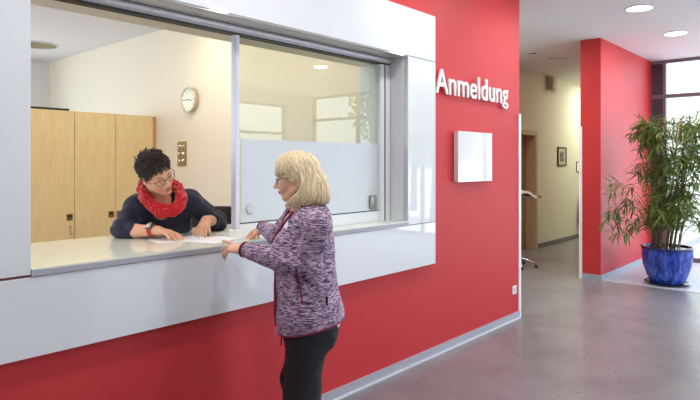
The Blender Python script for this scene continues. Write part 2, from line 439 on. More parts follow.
# ------------------------------------------------------------------ cabinets
PLATE = mat('lock_plate', S((128, 112, 84)), .35, metal=.6)
def cabinet(x0, w, lock, label, keys=False):
    e = empty('office_cabinet', (x0, 6.77, 0), 0, label, 'cabinet', 'tall maple office cabinets')
    MB().box(.002, w - .002, .02, .45, 0, 2.175, .001).build('body', MAPLE, e)
    d = MB().box(.003, w - .003, 0, .0185, .06, 2.172, .0015).build('door', MAPLE, e)
    d.location = (0, -.0005, 0)
    lx = w - .055 if lock == 'r' else .05
    q = MB().box(lx - .035, lx + .035, -.004, 0, .925, 1.0, .002).build('lock_plate', PLATE, d)
    MB().lathe([(0, -.02), (.012, -.02), (.014, -.004), (0, -.004)], (lx, 0, .975), 14, 'y').build('lock_barrel', BLACK, d)
    if keys:
        MB().lathe([(0, -.018), (.011, -.018), (.013, 0), (0, 0)], (lx + .005, 0, .85), 12, 'y').tube([(lx + .005, -.02, .85), (lx + .008, -.02, .80), (lx + .012, -.02, .77)], .004, 6).box(lx + .004, lx + .022, -.024, -.016, .755, .79).build('key', CHROME, d, label='small metal key hanging from the lock')
    return e
cabinet(2.383, .49, 'r', 'maple cabinet with a key hanging in its lock', True)
cabinet(2.873, .487, 'r', 'maple cabinet between the keyed one and the one by the clock wall')
cabinet(3.36, .492, 'l', 'maple cabinet beside the clock wall, behind the seated woman')
cabinet(1.893, .49, 'l', 'maple cabinet mostly hidden by the left white panel')
MB().box(3.856, 3.898, 6.785, 7.2, 0, 2.17, .001).build('cabinet_filler', mat('filler_wood', S((205, 172, 104)), .45), label='narrow maple filler strip between cabinet and clock wall', cat='filler strip')
MB().box(2.35, 2.83, 6.80, 7.15, 2.176, 2.20, .006).build('flat_tray', mat('dark_tray', (.02, .02, .022), .5), label='flat black tray lying on top of the leftmost visible cabinet', cat='tray')

# clock
e = empty('wall_clock', (3.898, 5.97, 2.327), 0, 'round white wall clock with a pale metal rim', 'clock')
MB().lathe([(.147, 0), (.147, -.050), (.141, -.056), (.136, -.052), (.136, -.0495)], n=48, axis='x').build('rim', mat('champagne_metal', S((205, 196, 170)), .3, metal=.5), e, smooth=True, angle=40)
MB().lathe([(0, -.049), (.137, -.049), (.139, -.003), (0, -.003)], n=48, axis='x').build('dial', TRIMW, e)
for k in range(12):
    MB().box(-.0515, -.0505, -.003, .003, .105 if k % 3 else .098, .128, 0, Matrix.Rotation(k * pi / 6, 4, 'X')).build('hour_mark', BLACK, e)
for (a, l_, w_) in ((radians(100), .075, .004), (radians(268), .105, .003)):
    MB().box(-.054, -.052, -w_, w_, -.018, l_, 0, Matrix.Rotation(a, 4, 'X')).build('clock_hand', BLACK, e)
# brass switch plate
e = empty('switch_panel', (3.899, 6.17, 1.69), 0, 'brass switch panel with six round knobs below the clock', 'switch panel')
MB().box(-.010, 0, -.095, .095, -.15, .15, .002).build('plate', BRASS, e)
for r_ in range(3):
    for c_ in range(2):
        MB().lathe([(0, -.034), (.018, -.034), (.024, -.028), (.026, -.010), (0, -.010)], (0, -.042 + .084 * c_, .085 - .085 * r_), 18, 'x').build('knob', CHROME, e, smooth=True, angle=40)

# ------------------------------------------------------------------ office chairs
FAB = mat('black_mesh_fabric', S((44, 44, 48)), .8, bump=.2, bscale=300)
def office_chair(loc, rz, seat_z, back_top, label):
    e = empty('office_chair', loc, rz, label, 'chair', 'black office chairs behind the counter')
    MB().box(-.24, .24, -.23, .23, seat_z - .07, seat_z, .03).build('seat', FAB, e, smooth=True, angle=50)
    b = MB(); n = 8
    for i in range(n):
        pass
    M = Matrix.Translation((0, .25, 0)) @ Matrix.Rotation(radians(-5), 4, 'X')
    b.box(-.25, .25, -.02, .02, seat_z + .09, back_top, .018, M)
    b.build('backrest', FAB, e, smooth=True, angle=50)
    MB().tube([(0, .1, seat_z - .06), (0, .28, seat_z - .04), (0, .29, seat_z + .12), (0, .275, seat_z + .3)], .018, 8).build('back_support', BLACK, e, smooth=True)
    MB().tube([(0, 0, .10), (0, 0, seat_z - .07)], .028, 14).build('gas_column', CHROME, e, smooth=True)
    for k in range(5):
        a = k * 2 * pi / 5 + .3
        l = MB().tube([(0, 0, .12), (cos(a) * .15, sin(a) * .15, .11), (cos(a) * .29, sin(a) * .29, .075)], [.026, .02, .014], 8).build('leg', BLACK, e, smooth=True)
        M2 = Matrix.Translation((cos(a) * .29, sin(a) * .29, 0)) @ Matrix.Rotation(a, 4, 'Z')
        MB().lathe([(.0, -.02), (.026, -.02), (.03, -.012), (.03, .012), (.026, .02), (0, .02)], (0, 0, 0), 16, 'y', None).build('caster', BLACK, l, smooth=True, angle=40).location = (cos(a) * .29, sin(a) * .29, .031)
    if seat_z > .6:
        f = MB(); f.tube([(cos(q * pi / 12) * .21, sin(q * pi / 12) * .21, .27) for q in range(24)], .011, 8, closed=True)
        for q in range(4): f.tube([(0, 0, .27), (cos(q * pi / 2) * .21, sin(q * pi / 2) * .21, .27)], .008, 6)
        f.build('foot_ring', CHROME, e, smooth=True)
    return e
office_chair((2.45, 3.80, 0), radians(-49 + 0), .72, 1.235, 'black office chair the seated woman sits on')
office_chair((1.28, 4.42, 0), radians(15), .62, 1.14, 'black office chair just behind the left white panel edge')

# ------------------------------------------------------------------ papers
PRINT = ramp_mat('printed_paper', 'ShaderNodeTexNoise', 10, [(0, S((244, 245, 248))), (.60, S((244, 245, 248))), (.66, S((196, 200, 210)))], stretch=(3, 30, 1), rough=.6)
def sheet(c, w, h_, rz, z, label, m=PAPER):
    b = MB().box(-w / 2, w / 2, -h_ / 2, h_ / 2, 0, .0012)
    o = b.build('paper_sheet', m); o.location = (c[0], c[1], z); o.rotation_euler = (0, 0, rz)
    return tag(o, label, 'paper', 'papers on the counter')
ZP = 1.1365
sheet((1.985, 2.80), .30, .21, radians(18), ZP + .0016, 'white sheet under the pointing hand, topmost on the counter', PRINT)
sheet((1.86, 2.98), .297, .21, radians(-12), ZP, 'white sheet lying under the seated woman\'s right fingers', PRINT)
sheet((2.28, 3.02), .28, .18, radians(5), ZP, 'white sheet behind the sliding window foot', PAPER)
p0 = V(1.97, 2.95, ZP + .0085)
pe = empty('pen', p0, radians(60), 'slim white pen on the paper between the two women', 'pen')
MB().tube([(-.055, 0, 0), (.055, 0, 0)], .0045, 10).build('barrel', PLASTIC, pe, smooth=True, angle=50)
MB().tube([(.055, 0, 0), (.070, 0, 0)], [.0045, .001], 10).build('tip', BLACK, pe)

# ------------------------------------------------------------------ wall sign, board, socket
SIGNW = mat('sign_white', S((242, 242, 244)), .35)
cu = bpy.data.curves.new('sign_text', 'FONT'); cu.body = 'Anmeldung'; cu.size = 1; cu.extrude = .5; cu.offset = .010; cu.resolution_u = 6; cu.space_character = 1.02
to = bpy.data.objects.new('tmp', cu); link(to)
bpy.context.view_layer.update()
me = bpy.data.meshes.new_from_object(to.evaluated_get(bpy.context.evaluated_depsgraph_get()))
bpy.data.objects.remove(to)
xs_ = [v.co.x for v in me.vertices]; ys_ = [v.co.y for v in me.vertices]
x0_, x1_ = min(xs_), max(xs_); y1_ = max(ys_)
base_y = 0
SX0, SX1, SZ0, SCAP = 4.0, 5.285, 2.158, .200
for v in me.vertices:
    x, y, z = v.co
    v.co = ((x - x0_) / (x1_ - x0_) * (SX1 - SX0), -.028 - z * .016, y / y1_ * SCAP * (1 if y > 0 else .72))
so = meshobj('reception_sign', me, SIGNW); so.location = (SX0, D, SZ0)
tag(so, 'raised white lettering reading Anmeldung on the red wall', 'sign')
# stand-off pins behind the letters
for k in range(9): MB().tube([(.06 + k * .145, -.024, .05), (.06 + k * .145, 0, .05)], .004, 6).build('mounting_pin', ALU, so)

e = empty('notice_board', (4.62, D, 1.415), 0, 'square white glass notice board on the red wall below the sign', 'board')
MB().box(-.30, .30, -.052, -.044, 0, .44, .001).build('glass_plate', mat('board_glass', S((240, 243, 247)), .03, spec=.6), e)
MB().box(-.295, .295, -.044, -.006, .005, .435, .001).build('backing', ALUW, e)
MB().box(-.26, .26, -.008, 0, .04, .40).build('wall_mount', ALU, e)

e = empty('wall_socket', (5.475, D, .30), 0, 'small white wall socket low on the red wall', 'socket')
MB().box(-.042, .042, -.012, 0, -.042, .042, .003).build('cover', PLASTIC, e)
MB().lathe([(.026, -.0125), (.026, -.005), (0, -.005)], n=20, axis='y').build('socket_insert', mat('socket_grey', S((205, 205, 205)), .4), e)

# ------------------------------------------------------------------ corridor things
e = empty('picture_frame', (11.43, 4.52, 1.71), 0, 'small black-framed picture on the corridor wall', 'picture')
f = MB(); w, h_ = .21, .185
for (a, b, c, d_) in ((-w, w, h_ - .018, h_), (-w, w, -h_, -h_ + .018), (-w, -w + .018, -h_, h_), (w - .018, w, -h_, h_)): f.box(a, b, -.024, 0, c, d_)
f.build('frame', BLACK, e)
MB().box(-w + .015, w - .015, -.010, -.004, -h_ + .015, h_ - .015).build('mount', mat('picture_mount', S((206, 204, 190)), .6), e)
MB().box(-.10, .10, -.012, -.0105, -.10, .10).build('print', ramp_mat('grey_print', 'ShaderNodeTexNoise', 14, [(.35, S((60, 60, 62))), (.6, S((150, 150, 148)))]), e)
e = empty('wall_loudspeaker', (10.80, 4.52, 3.07), 0, 'beige box mounted high on the corridor wall', 'wall box')
MB().box(-.10, .10, -.13, -.001, -.10, .14, .012).build('housing', mat('beige_plastic', S((188, 182, 156)), .5), e, smooth=True, angle=50)
MB().tube([(-.02, -.07, -.1), (.0, -.08, -.14), (.10, -.09, -.14), (.13, -.09, -.11)], .010, 8).build('bracket', BRASS, e, smooth=True)
MB().ball((.0, -.08, -.125), .026).build('indicator', PLASTIC, e, smooth=True)
# paper notice + dark fire-extinguisher like bag, partly behind the pillar
e = empty('wall_notice', (12.33, 4.52, 1.50), 0, 'small framed notice on the corridor wall beside the pillar edge', 'notice')
MB().box(-.12, .12, -.012, 0, -.11, .11, .001).build('frame', mat('notice_frame', S((120, 96, 88)), .5), e)
MB().box(-.10, .10, -.0145, -.0125, -.09, .09).build('sheet', PAPER, e)
e = empty('hanging_bag', (12.42, 4.52, .42), 0, 'dark rounded bag hanging low on the corridor wall', 'bag')
MB().ball((0, -.075, .10), (.17, .07, .25), seg=24).build('body', mat('dark_bag', S((58, 52, 56)), .6, bump=.2, bscale=20), e, smooth=True)
MB().tube([(-.08, -.04, .32), (-.05, -.02, .43), (0, -.015, .47), (.05, -.02, .43), (.08, -.04, .32)], .008, 8).build('strap', BLACK, e, smooth=True)

# high table in the corridor
tb = empty('corridor_stand', (8.30, 3.97, 0), radians(-48.4), 'white padded stand on a chrome star base behind the red wall end', 'stand')
MB().tube([(0, 0, .10), (0, 0, 1.06)], .025, 14).build('column', CHROME, tb, smooth=True)
m_ = MB(); pr = [(-.30, 1.10), (-.1, 1.155), (.08, 1.165), (.14, 1.15), (.19, 1.11), (.25, 1.085)]
Lp = [V(x, -.20, z) for x, z in pr]; Rp = [V(x, .20, z) for x, z in pr]
m_.quadstrip(Lp, Rp); m_.quadstrip([p - V(0, 0, .035) for p in Lp], [p - V(0, 0, .035) for p in Rp])
for A in (Lp, Rp): m_.quadstrip(A, [p - V(0, 0, .035) for p in A])
m_.quadstrip([Lp[0], Rp[0]], [Lp[0] - V(0, 0, .035), Rp[0] - V(0, 0, .035)]); m_.quadstrip([Lp[-1], Rp[-1]], [Lp[-1] - V(0, 0, .035), Rp[-1] - V(0, 0, .035)])
bmesh.ops.remove_doubles(m_.bm, verts=m_.bm.verts, dist=.0005)
m_.build('padded_top', mat('white_pad', S((236, 232, 220)), .5), tb)
MB().box(-.28, .335, -.15, .15, 1.055, 1.085, .005).build('board', mat('stand_wood', S((150, 118, 84)), .5), tb)
for k in range(5):
    a = k * 2 * pi / 5 - .35
    l = MB().tube([(cos(a) * .02, sin(a) * .02, .13), (cos(a) * .12, sin(a) * .12, .125), (cos(a) * .22, sin(a) * .22, .085), (cos(a) * .29, sin(a) * .29, .045)], [.022, .020, .017, .014], 10).build('leg', CHROME, tb, smooth=True)
    MB().ball((cos(a) * .285, sin(a) * .285, .018), (.028, .028, .018)).build('foot', BLACK, l, smooth=True)

# ------------------------------------------------------------------ potted plant
PX, PY = 8.40, 1.93
pp = empty('potted_plant', (PX, PY, .006), 0, 'tall narrow-leaved plant in a glazed blue pot by the entrance', 'plant')
GLAZE = ramp_mat('blue_glaze', 'ShaderNodeTexNoise', 7, [(.33, S((22, 40, 120))), (.5, S((44, 78, 190))), (.72, S((92, 130, 225)))], rough=.13, stretch=(1.6, 1.6, .6), distort=1.5, spec=.7)
MB().lathe([(0, .02), (.19, .02), (.205, .03), (.245, .12), (.285, .25), (.300, .38), (.298, .44), (.305, .46), (.312, .475), (.305, .488), (.285, .488), (.278, .46), (.275, .36), (.0, .34)], n=64).build('pot', GLAZE, pp, smooth=True, angle=60)
MB().lathe([(.299, .452), (.307, .458), (.3145, .475), (.307, .4905), (.284, .4905), (.278, .47)], n=64).build('pot_rim', mat('dark_blue_glaze', S((26, 34, 96)), .15, spec=.7, var=.4, vscale=12), pp, smooth=True, angle=60)
MB().lathe([(0, 0), (.20, 0), (.255, .012), (.272, .03), (.262, .034), (.24, .022), (.19, .018), (0, .018)], n=56).build('saucer', mat('dark_blue_saucer', S((22, 28, 60)), .15, spec=.7), pp, smooth=True, angle=60)
MB().lathe([(0, .43), (.15, .435), (.276, .425), (.276, .40), (0, .40)], n=40).build('soil', mat('soil', S((62, 46, 36)), .95, bump=.8, bscale=60), pp, smooth=True)
rp = random.Random(11)
stems = MB(); leaf = MB()
def leafblade(p, d, ln, wd, droop):
    d = d.normalized(); side = d.cross(UP)
    side = side.normalized() if side.length > .05 else Vector((1, 0, 0))
    tw = rp.uniform(-.7, .7); nrm = side.cross(d); side = (side * cos(tw) + nrm * sin(tw))
    L = []; R = []; q = p.copy(); dd = d.copy(); n = 5
    for i in range(n + 1):
        f = i / n; wv = wd * (sin(pi * min(1, f * .93 + .07)) ** .8) * (1 - .25 * f)
        L.append(q + side * wv); R.append(q - side * wv)
        q = q + dd * (ln / n); dd = (dd + Vector((0, 0, -droop / n))).normalized()
    for q in L + R: q.y = min(q.y, .70)
    leaf.quadstrip(L, R)
def branch(pts, r0, dens, lmin=.14, lmax=.23, start=.15, sub=True):
    n = len(pts); P = [Vector(p) for p in pts]
    # resample
    out = []
    for i in range(n - 1):
        for k in range(6):
            f = k / 6; a = P[max(i - 1, 0)]; b = P[i]; c = P[i + 1]; d = P[min(i + 2, n - 1)]
            out.append(.5 * ((2 * b) + (c - a) * f + (2 * a - 5 * b + 4 * c - d) * f * f + (3 * b - a - 3 * c + d) * f ** 3))
    out.append(P[-1])
    stems.tube(out, [r0 * (1 - .75 * i / (len(out) - 1)) for i in range(len(out))], 6)
    tot = len(out) - 1
    for k in range(int(dens)):
        f = start + (1 - start) * rp.random(); i = min(int(f * tot), tot - 1)
        p = out[i].lerp(out[i + 1], f * tot - i); t = (out[i + 1] - out[i]).normalized()
        a = rp.random() * 6.283
        o = (t.orthogonal().normalized()); o = Matrix.Rotation(a, 3, t) @ o
        if sub and rp.random() < .55:
            q = p + (o * .8 + t * .6) .normalized() * rp.uniform(.05, .16)
            stems.tube([p, p.lerp(q, .5) + V(0, 0, .01), q], [.0022, .0018, .001], 4)
            for j in range(rp.randint(3, 5)):
                o2 = Vector((rp.gauss(0, 1), rp.gauss(0, 1), rp.gauss(-.3, .6))).normalized()
                leafblade(q, (q - p).normalized() * .8 + o2 * .9, rp.uniform(lmin, lmax), rp.uniform(.007, .0125), rp.uniform(.5, 1.6))
        else:
            leafblade(p, o * .9 + t * .5, rp.uniform(lmin, lmax), rp.uniform(.007, .0125), rp.uniform(.5, 1.6))
for k in range(15):
    a = k * 2.4; r_ = .04 + .15 * rp.random(); b0 = V(cos(a) * r_, sin(a) * r_, .43)
    lean = rp.uniform(.06, .30); hh = rp.uniform(1.10, 1.72)
    top = V(cos(a) * (r_ + lean) + .13, sin(a) * (r_ + lean) - .15, .43 + hh)
    tip = top + V(cos(a) * .16, sin(a) * .16, -.02 + rp.uniform(-.14, .04))
    mid = b0.lerp(top, .5) + V(-cos(a) * .03, -sin(a) * .03, .05)
    branch([b0, mid, top, tip], .010, 88, start=.12)
for k in range(9):
    a = k * .7 + .2; r_ = .14; b0 = V(cos(a) * r_, sin(a) * r_, .43)
    hh = rp.uniform(.25, .65); o_ = rp.uniform(.20, .34)
    branch([b0, b0 + V(cos(a) * .05, sin(a) * .05, hh * .6), b0 + V(cos(a) * o_ * .7, sin(a) * o_ * .7, hh), b0 + V(cos(a) * o_ , sin(a) * o_, hh * .92)], .006, 24, start=.3)
# low branches reaching out to the left (picture left = away from the glass front)
lft = -CAMR
def lb(pts, n, **k): branch([V(0, 0, 0) + lft * a + CAMF * b + V(0, 0, c) for a, b, c in pts], .005, n, **k)
lb([(.08, .0, .43), (.22, .0, .86), (.46, .02, 1.07), (.66, .03, .98), (.72, .03, .80)], 20, start=.66)
lb([(.08, -.05, .43), (.20, -.03, .70), (.40, .0, .84), (.60, .0, .66)], 17, start=.6)
lb([(.08, .05, .43), (.25, .06, 1.0), (.42, .06, 1.22), (.60, .05, 1.28), (.66, .05, 1.22)], 12, start=.6)
lb([(.05, .1, .43), (.18, .12, 1.0), (.30, .14, 1.30), (.46, .14, 1.18)], 14, start=.5)
stems.build('stems', mat('plant_stem', S((112, 96, 58)), .6), pp, smooth=True)
def leaf_mat():
    m, nt, b = nodes('plant_leaf')
    tc = nt.nodes.new('ShaderNodeTexCoord'); n = nt.nodes.new('ShaderNodeTexNoise'); n.inputs['Scale'].default_value = 9
    nt.links.new(tc.outputs['Object'], n.inputs[0])
    r = nt.nodes.new('ShaderNodeValToRGB'); r.color_ramp.elements[0].position = .32; r.color_ramp.elements[1].position = .68
    r.color_ramp.elements[0].color = S((58, 80, 34)); r.color_ramp.elements[1].color = S((134, 152, 78))
    nt.links.new(n.outputs[0], r.inputs[0]); nt.links.new(r.outputs[0], b.inputs['Base Color'])
    b.inputs['Roughness'].default_value = .38
    tr = nt.nodes.new('ShaderNodeBsdfTranslucent'); tr.inputs[0].default_value = S((120, 150, 50))
    mx = nt.nodes.new('ShaderNodeMixShader'); mx.inputs[0].default_value = .22
    nt.links.new(b.outputs[0], mx.inputs[1]); nt.links.new(tr.outputs[0], mx.inputs[2])
    nt.links.new(mx.outputs[0], nt.nodes['Material Output'].inputs[0])
    return m
leaf.build('leaves', leaf_mat(), pp)
c0 = -lft * -.02; 
MB().tube([lft * .03 + V(0, 0, .42), -lft * .16 + V(0, 0, 2.10)], [.011, .008], 8).build('cane', mat('bamboo_cane', S((196, 164, 112)), .5), pp, smooth=True)
# ------------------------------------------------------------------ figures: smooth distance fields turned into meshes
def smooth01(x): x = np.clip(x, 0, 1); return x * x * (3 - 2 * x)
class Vol:
    def __init__(s, lo, hi, h):
        s.h = h; s.lo = np.array(lo, float); s.n = np.ceil((np.array(hi, float) - s.lo) / h).astype(int) + 1
        s.a = np.full(s.n, 1.0, np.float32)
    def box(s, lo, hi):
        i0 = np.maximum(0, np.floor((np.array(lo) - s.lo) / s.h).astype(int)); i1 = np.minimum(s.n, np.ceil((np.array(hi) - s.lo) / s.h).astype(int) + 1)
        if (i1 <= i0).any(): return None, None
        sl = tuple(slice(a, b) for a, b in zip(i0, i1))
        ax = [s.lo[k] + s.h * np.arange(i0[k], i1[k]) for k in range(3)]
        return sl, np.meshgrid(*ax, indexing='ij')
    def comb(s, sl, d, k, sub=False):
        a = s.a[sl]
        if sub:
            d = -d; h = np.maximum(k - np.abs(a - d), 0) / max(k, 1e-9); s.a[sl] = np.maximum(a, d) + h * h * k / 4
        else:
            h = np.maximum(k - np.abs(a - d), 0) / max(k, 1e-9); s.a[sl] = np.minimum(a, d) - h * h * k / 4
    def cone(s, a, b, r1, r2=None, k=.01, sub=False, flat=None):
        """tapered capsule; flat=(dir, factor) squashes the section along dir"""
        r2 = r1 if r2 is None else r2
        a = np.array(a, float); b = np.array(b, float); m = max(r1, r2) + k + 3 * s.h
        if flat: m = m * max(1, flat[1])
        sl, P = s.box(np.minimum(a, b) - m, np.maximum(a, b) + m)
        if sl is None: return s
        ba = b - a; l2 = float(ba @ ba) + 1e-12
        px, py, pz = P[0] - a[0], P[1] - a[1], P[2] - a[2]
        t = np.clip((px * ba[0] + py * ba[1] + pz * ba[2]) / l2, 0, 1)
        qx, qy, qz = px - t * ba[0], py - t * ba[1], pz - t * ba[2]
        if flat:
            f = np.array(flat[0], float); f /= np.linalg.norm(f); c = (qx * f[0] + qy * f[1] + qz * f[2]) * (1 / flat[1] - 1)
            qx, qy, qz = qx + c * f[0], qy + c * f[1], qz + c * f[2]
        d = np.sqrt(qx * qx + qy * qy + qz * qz) - (r1 + (r2 - r1) * t)
        if flat and flat[1] < 1: d = d * (.5 + .5 * flat[1])
        s.comb(sl, d, k, sub); return s
    def chain(s, pts, rs, k=.01, **kw):
        for i in range(len(pts) - 1): s.cone(pts[i], pts[i + 1], rs[i], rs[i + 1], k, **kw)
        return s
    def ell(s, c, r, B=None, k=.01, sub=False):
        """ellipsoid with axes the rows of B (x,y,z unit vectors)"""
        c = np.array(c, float); B = np.eye(3) if B is None else np.array(B, float); m = max(r) + k + 3 * s.h
        sl, P = s.box(c - m, c + m)
        if sl is None: return s
        p = [P[i] - c[i] for i in range(3)]
        q = [(p[0] * B[j][0] + p[1] * B[j][1] + p[2] * B[j][2]) for j in range(3)]
        k0 = np.sqrt(sum((q[j] / r[j]) ** 2 for j in range(3))); k1 = np.sqrt(sum((q[j] / r[j] ** 2) ** 2 for j in range(3))) + 1e-9
        s.comb(sl, k0 * (k0 - 1) / k1, k, sub); return s
    def cut(s, p, n, k=.004):
        """remove everything on the side of the plane that n points to"""
        p = np.array(p, float); n = np.array(n, float); n /= np.linalg.norm(n)
        sl, P = s.box(s.lo, s.lo + s.n * s.h)
        d = (P[0] - p[0]) * n[0] + (P[1] - p[1]) * n[1] + (P[2] - p[2]) * n[2]
        s.comb(sl, -d, k, True); return s
    def mesh(s, iso=0.0):
        b = 3 * s.h; a = np.clip(s.a, -b, b)
        g = openvdb.FloatGrid(b); g.copyFromArray(a)
        pts, quads = g.convertToQuads(iso)
        return pts.astype(float) * s.h + s.lo, quads[:, ::-1]
def to_obj(name, pts, quads, mt, parent, fn=None, sm=2):
    me = bpy.data.meshes.new(name)
    me.vertices.add(len(pts)); me.loops.add(quads.size); me.polygons.add(len(quads))
    # light Laplacian smoothing
    e = np.concatenate([quads[:, [0, 1]], quads[:, [1, 2]], quads[:, [2, 3]], quads[:, [3, 0]]])
    for _ in range(sm):
        acc = np.zeros_like(pts); cnt = np.zeros(len(pts))
        for a, b in ((0, 1), (1, 0)):
            for c in range(3): acc[:, c] += np.bincount(e[:, a], pts[e[:, b], c], len(pts))
            cnt += np.bincount(e[:, a], None, len(pts))
        pts = pts * .4 + .6 * acc / np.maximum(cnt, 1)[:, None]
    if fn is not None:
        # vertex normals
        v = pts[quads]; fnrm = np.cross(v[:, 2] - v[:, 0], v[:, 3] - v[:, 1]); N = np.zeros_like(pts)
        for j in range(4):
            for c in range(3): N[:, c] += np.bincount(quads[:, j], fnrm[:, c], len(pts))
        N /= np.linalg.norm(N, axis=1)[:, None] + 1e-12
        pts = pts + N * fn(pts)[:, None]
    me.vertices.foreach_set('co', pts.ravel()); me.loops.foreach_set('vertex_index', quads.ravel().astype(np.int32))
    me.polygons.foreach_set('loop_start', np.arange(0, quads.size, 4, dtype=np.int32))
    me.update(calc_edges=True); me.validate()
    bm = bmesh.new(); bm.from_mesh(me); bmesh.ops.recalc_face_normals(bm, faces=bm.faces); bm.to_mesh(me); bm.free()
    return meshobj(name, me, mt, parent, smooth=True)
def bvh_of(o):
    me = o.data
    return BVHTree.FromPolygons([v.co.copy() for v in me.vertices], [tuple(p.vertices) for p in me.polygons])
CAMP = Vector((0, 0, HC))
def hit(bv, px, py, off=.001):
    d = (W(px, py, 1) - CAMP).normalized(); r = bv.ray_cast(CAMP, d)
    return None if r[0] is None else r[0] - d * off

class Frame:
    """head frame: x = the person's right, y = forward, z = up"""
    def __init__(s, C, fwd, up, sc=1.0):
        s.C = Vector(C); s.y = Vector(fwd).normalized(); z = Vector(up); z = (z - s.y * z.dot(s.y)).normalized(); s.z = z; s.x = s.y.cross(z); s.s = sc
        s.B = [list(s.x), list(s.y), list(s.z)]
    def __call__(s, x, y, z): return s.C + (s.x * x + s.y * y + s.z * z) * s.s
    def r(s, *a): return [q * s.s for q in a]
    def M(s):
        M = Matrix.Identity(4)
        for i, a in enumerate((s.x, s.y, s.z)):
            for j in range(3): M[j][i] = a[j]
        for j in range(3): M[j][3] = s.C[j]
        return M

def head_sdf(v, F, nk, lid=0):
    s = F.s
    v.ell(F(0, -.012, .040), F.r(.074, .094, .082), F.B, k=.0)
    v.ell(F(0, .022, -.012), F.r(.063, .070, .088), F.B, k=.02 * s)
    for q in (-1, 1):
        v.cone(F(q * .050, .005, -.062), F(q * .012, .062, -.098), .020 * s, .017 * s, k=.02 * s)
        v.ell(F(q * .036, .060, -.030), F.r(.024, .022, .024), F.B, k=.02 * s)
    v.cone(F(-.034, .079, .022), F(.034, .079, .022), .012 * s, k=.014 * s)
    v.ell(F(0, .070, -.096), F.r(.020, .018, .016), F.B, k=.014 * s)
    for q in (-1, 1): v.ell(F(q * .031, .099, .001), F.r(.017, .013, .011), F.B, k=.012 * s, sub=True)
    # lids
    for q in (-1, 1): v.cone(F(q * .019, .080 + lid * .4, .008 - lid), F(q * .043, .074 + lid * .4, .007 - lid), (.0065 + lid * .5) * s, k=.006 * s)
    v.chain([F(0, .086, .014), F(0, .098, -.012), F(0, .112, -.032)], [.0075 * s, .009 * s, .0115 * s], k=.010 * s)
    for q in (-1, 1): v.ell(F(q * .012, .098, -.036), F.r(.0085, .010, .008), F.B, k=.008 * s)
    v.ell(F(0, .080, -.062), F.r(.028, .018, .020), F.B, k=.012 * s)
    v.cone(F(-.020, .090, -.0655), F(.020, .090, -.0655), .0022 * s, k=.004 * s, sub=True)
    for q in (-1, 1):
        v.ell(F(q * .076, -.008, -.008), F.r(.008, .019, .032), F.B, k=.006 * s)
        v.ell(F(q * .084, -.004, -.004), F.r(.004, .010, .018), F.B, k=.004 * s, sub=True)
    v.chain([F(0, -.035, -.035), nk], [.056 * s, .056 * s], k=.025)

def hand_sdf(v, wr, d, n, right, curls, spreads=(.16, .05, -.06, -.18), thumb=(.75, .35), tb=.3, sc=1.0, warp=.0):
    """curls: four (a, b, c) tuples of joint bends in radians, index to little finger"""
    d = Vector(d).normalized(); n = Vector(n); n = (n - d * n.dot(d)).normalized()
    s = (d.cross(n)) if right else (n.cross(d))
    P = lambda a, b, c: wr + (s * a + d * b + n * c) * sc
    kn = [(.028, .082, 0), (.009, .088, -.003), (-.011, .083, -.002), (-.028, .074, .002)]
    wx = [.014, .005, -.005, -.014]
    for i in range(4): v.cone(P(wx[i], .0, 0), P(*kn[i]), .0135 * sc, .0105 * sc, k=.016, flat=None)
    v.ell(P(0, .045, .002), (.034 * sc, .044 * sc, .013 * sc), [list(s), list(d), list(n)], k=.012)
    LN = [(.041, .025, .021), (.045, .028, .022), (.041, .026, .021), (.033, .020, .019)]
    tips = []
    for i in range(4):
        a = spreads[i]; dd = (d * cos(a) + s * sin(a)).normalized(); ax = dd.cross(n); p = P(*kn[i])
        r = [.0098, .0088, .0080, .0066] if i < 3 else [.0086, .0077, .0070, .0058]
        for j in range(3):
            dd = (Matrix.Rotation(curls[i][j], 3, ax) @ dd)
            q = p + dd * LN[i][j] * sc
            v.cone(p, q, r[j] * sc, r[j + 1] * sc, k=.003); p = q
        tips.append(p)
    # thumb leaves the side of the palm near its base
    a, b = thumb
    b0 = P(.014, .018, .004); td = (s * sin(a) + d * cos(a) + n * tb).normalized()
    b1 = b0 + td * .042 * sc; t2 = (td + d * b + n * .08).normalized(); b2 = b1 + t2 * .032 * sc; t3 = (t2 + d * b * .6 - s * .1).normalized(); b3 = b2 + t3 * .026 * sc
    v.chain([b0, b1], [.0145 * sc, .0118 * sc], k=.012); v.chain([b1, b2, b3], [.0112 * sc, .0100 * sc, .0078 * sc], k=.003)
    tips.append(b3)
    return tips

SKIN = None
def skin_mat(name, base):
    m, nt, b = nodes(name)
    b.inputs['Base Color'].default_value = S(base); b.inputs['Roughness'].default_value = .5; b.inputs['Specular IOR Level'].default_value = .35
    b.inputs['Subsurface Weight'].default_value = .12; b.inputs['Subsurface Radius'].default_value = (.02, .008, .005); b.inputs['Subsurface Scale'].default_value = .5
    tc = nt.nodes.new('ShaderNodeTexCoord'); n = nt.nodes.new('ShaderNodeTexNoise'); n.inputs['Scale'].default_value = 26; n.inputs['Detail'].default_value = 3
    nt.links.new(tc.outputs['Object'], n.inputs[0])
    r = nt.nodes.new('ShaderNodeMix'); r.data_type = 'RGBA'
    c = S(base); r.inputs[6].default_value = (c[0] * .93, c[1] * .82, c[2] * .80, 1); r.inputs[7].default_value = (min(1, c[0] * 1.04), c[1] * 1.08, c[2] * 1.08, 1)
    nt.links.new(n.outputs[0], r.inputs[0]); nt.links.new(r.outputs[2], b.inputs['Base Color'])
    return m
LIP = mat('lips', S((186, 98, 96)), .4)
EYEW = mat('eye_white', S((232, 228, 222)), .15)
IRIS = mat('iris_dark', S((52, 44, 38)), .1)

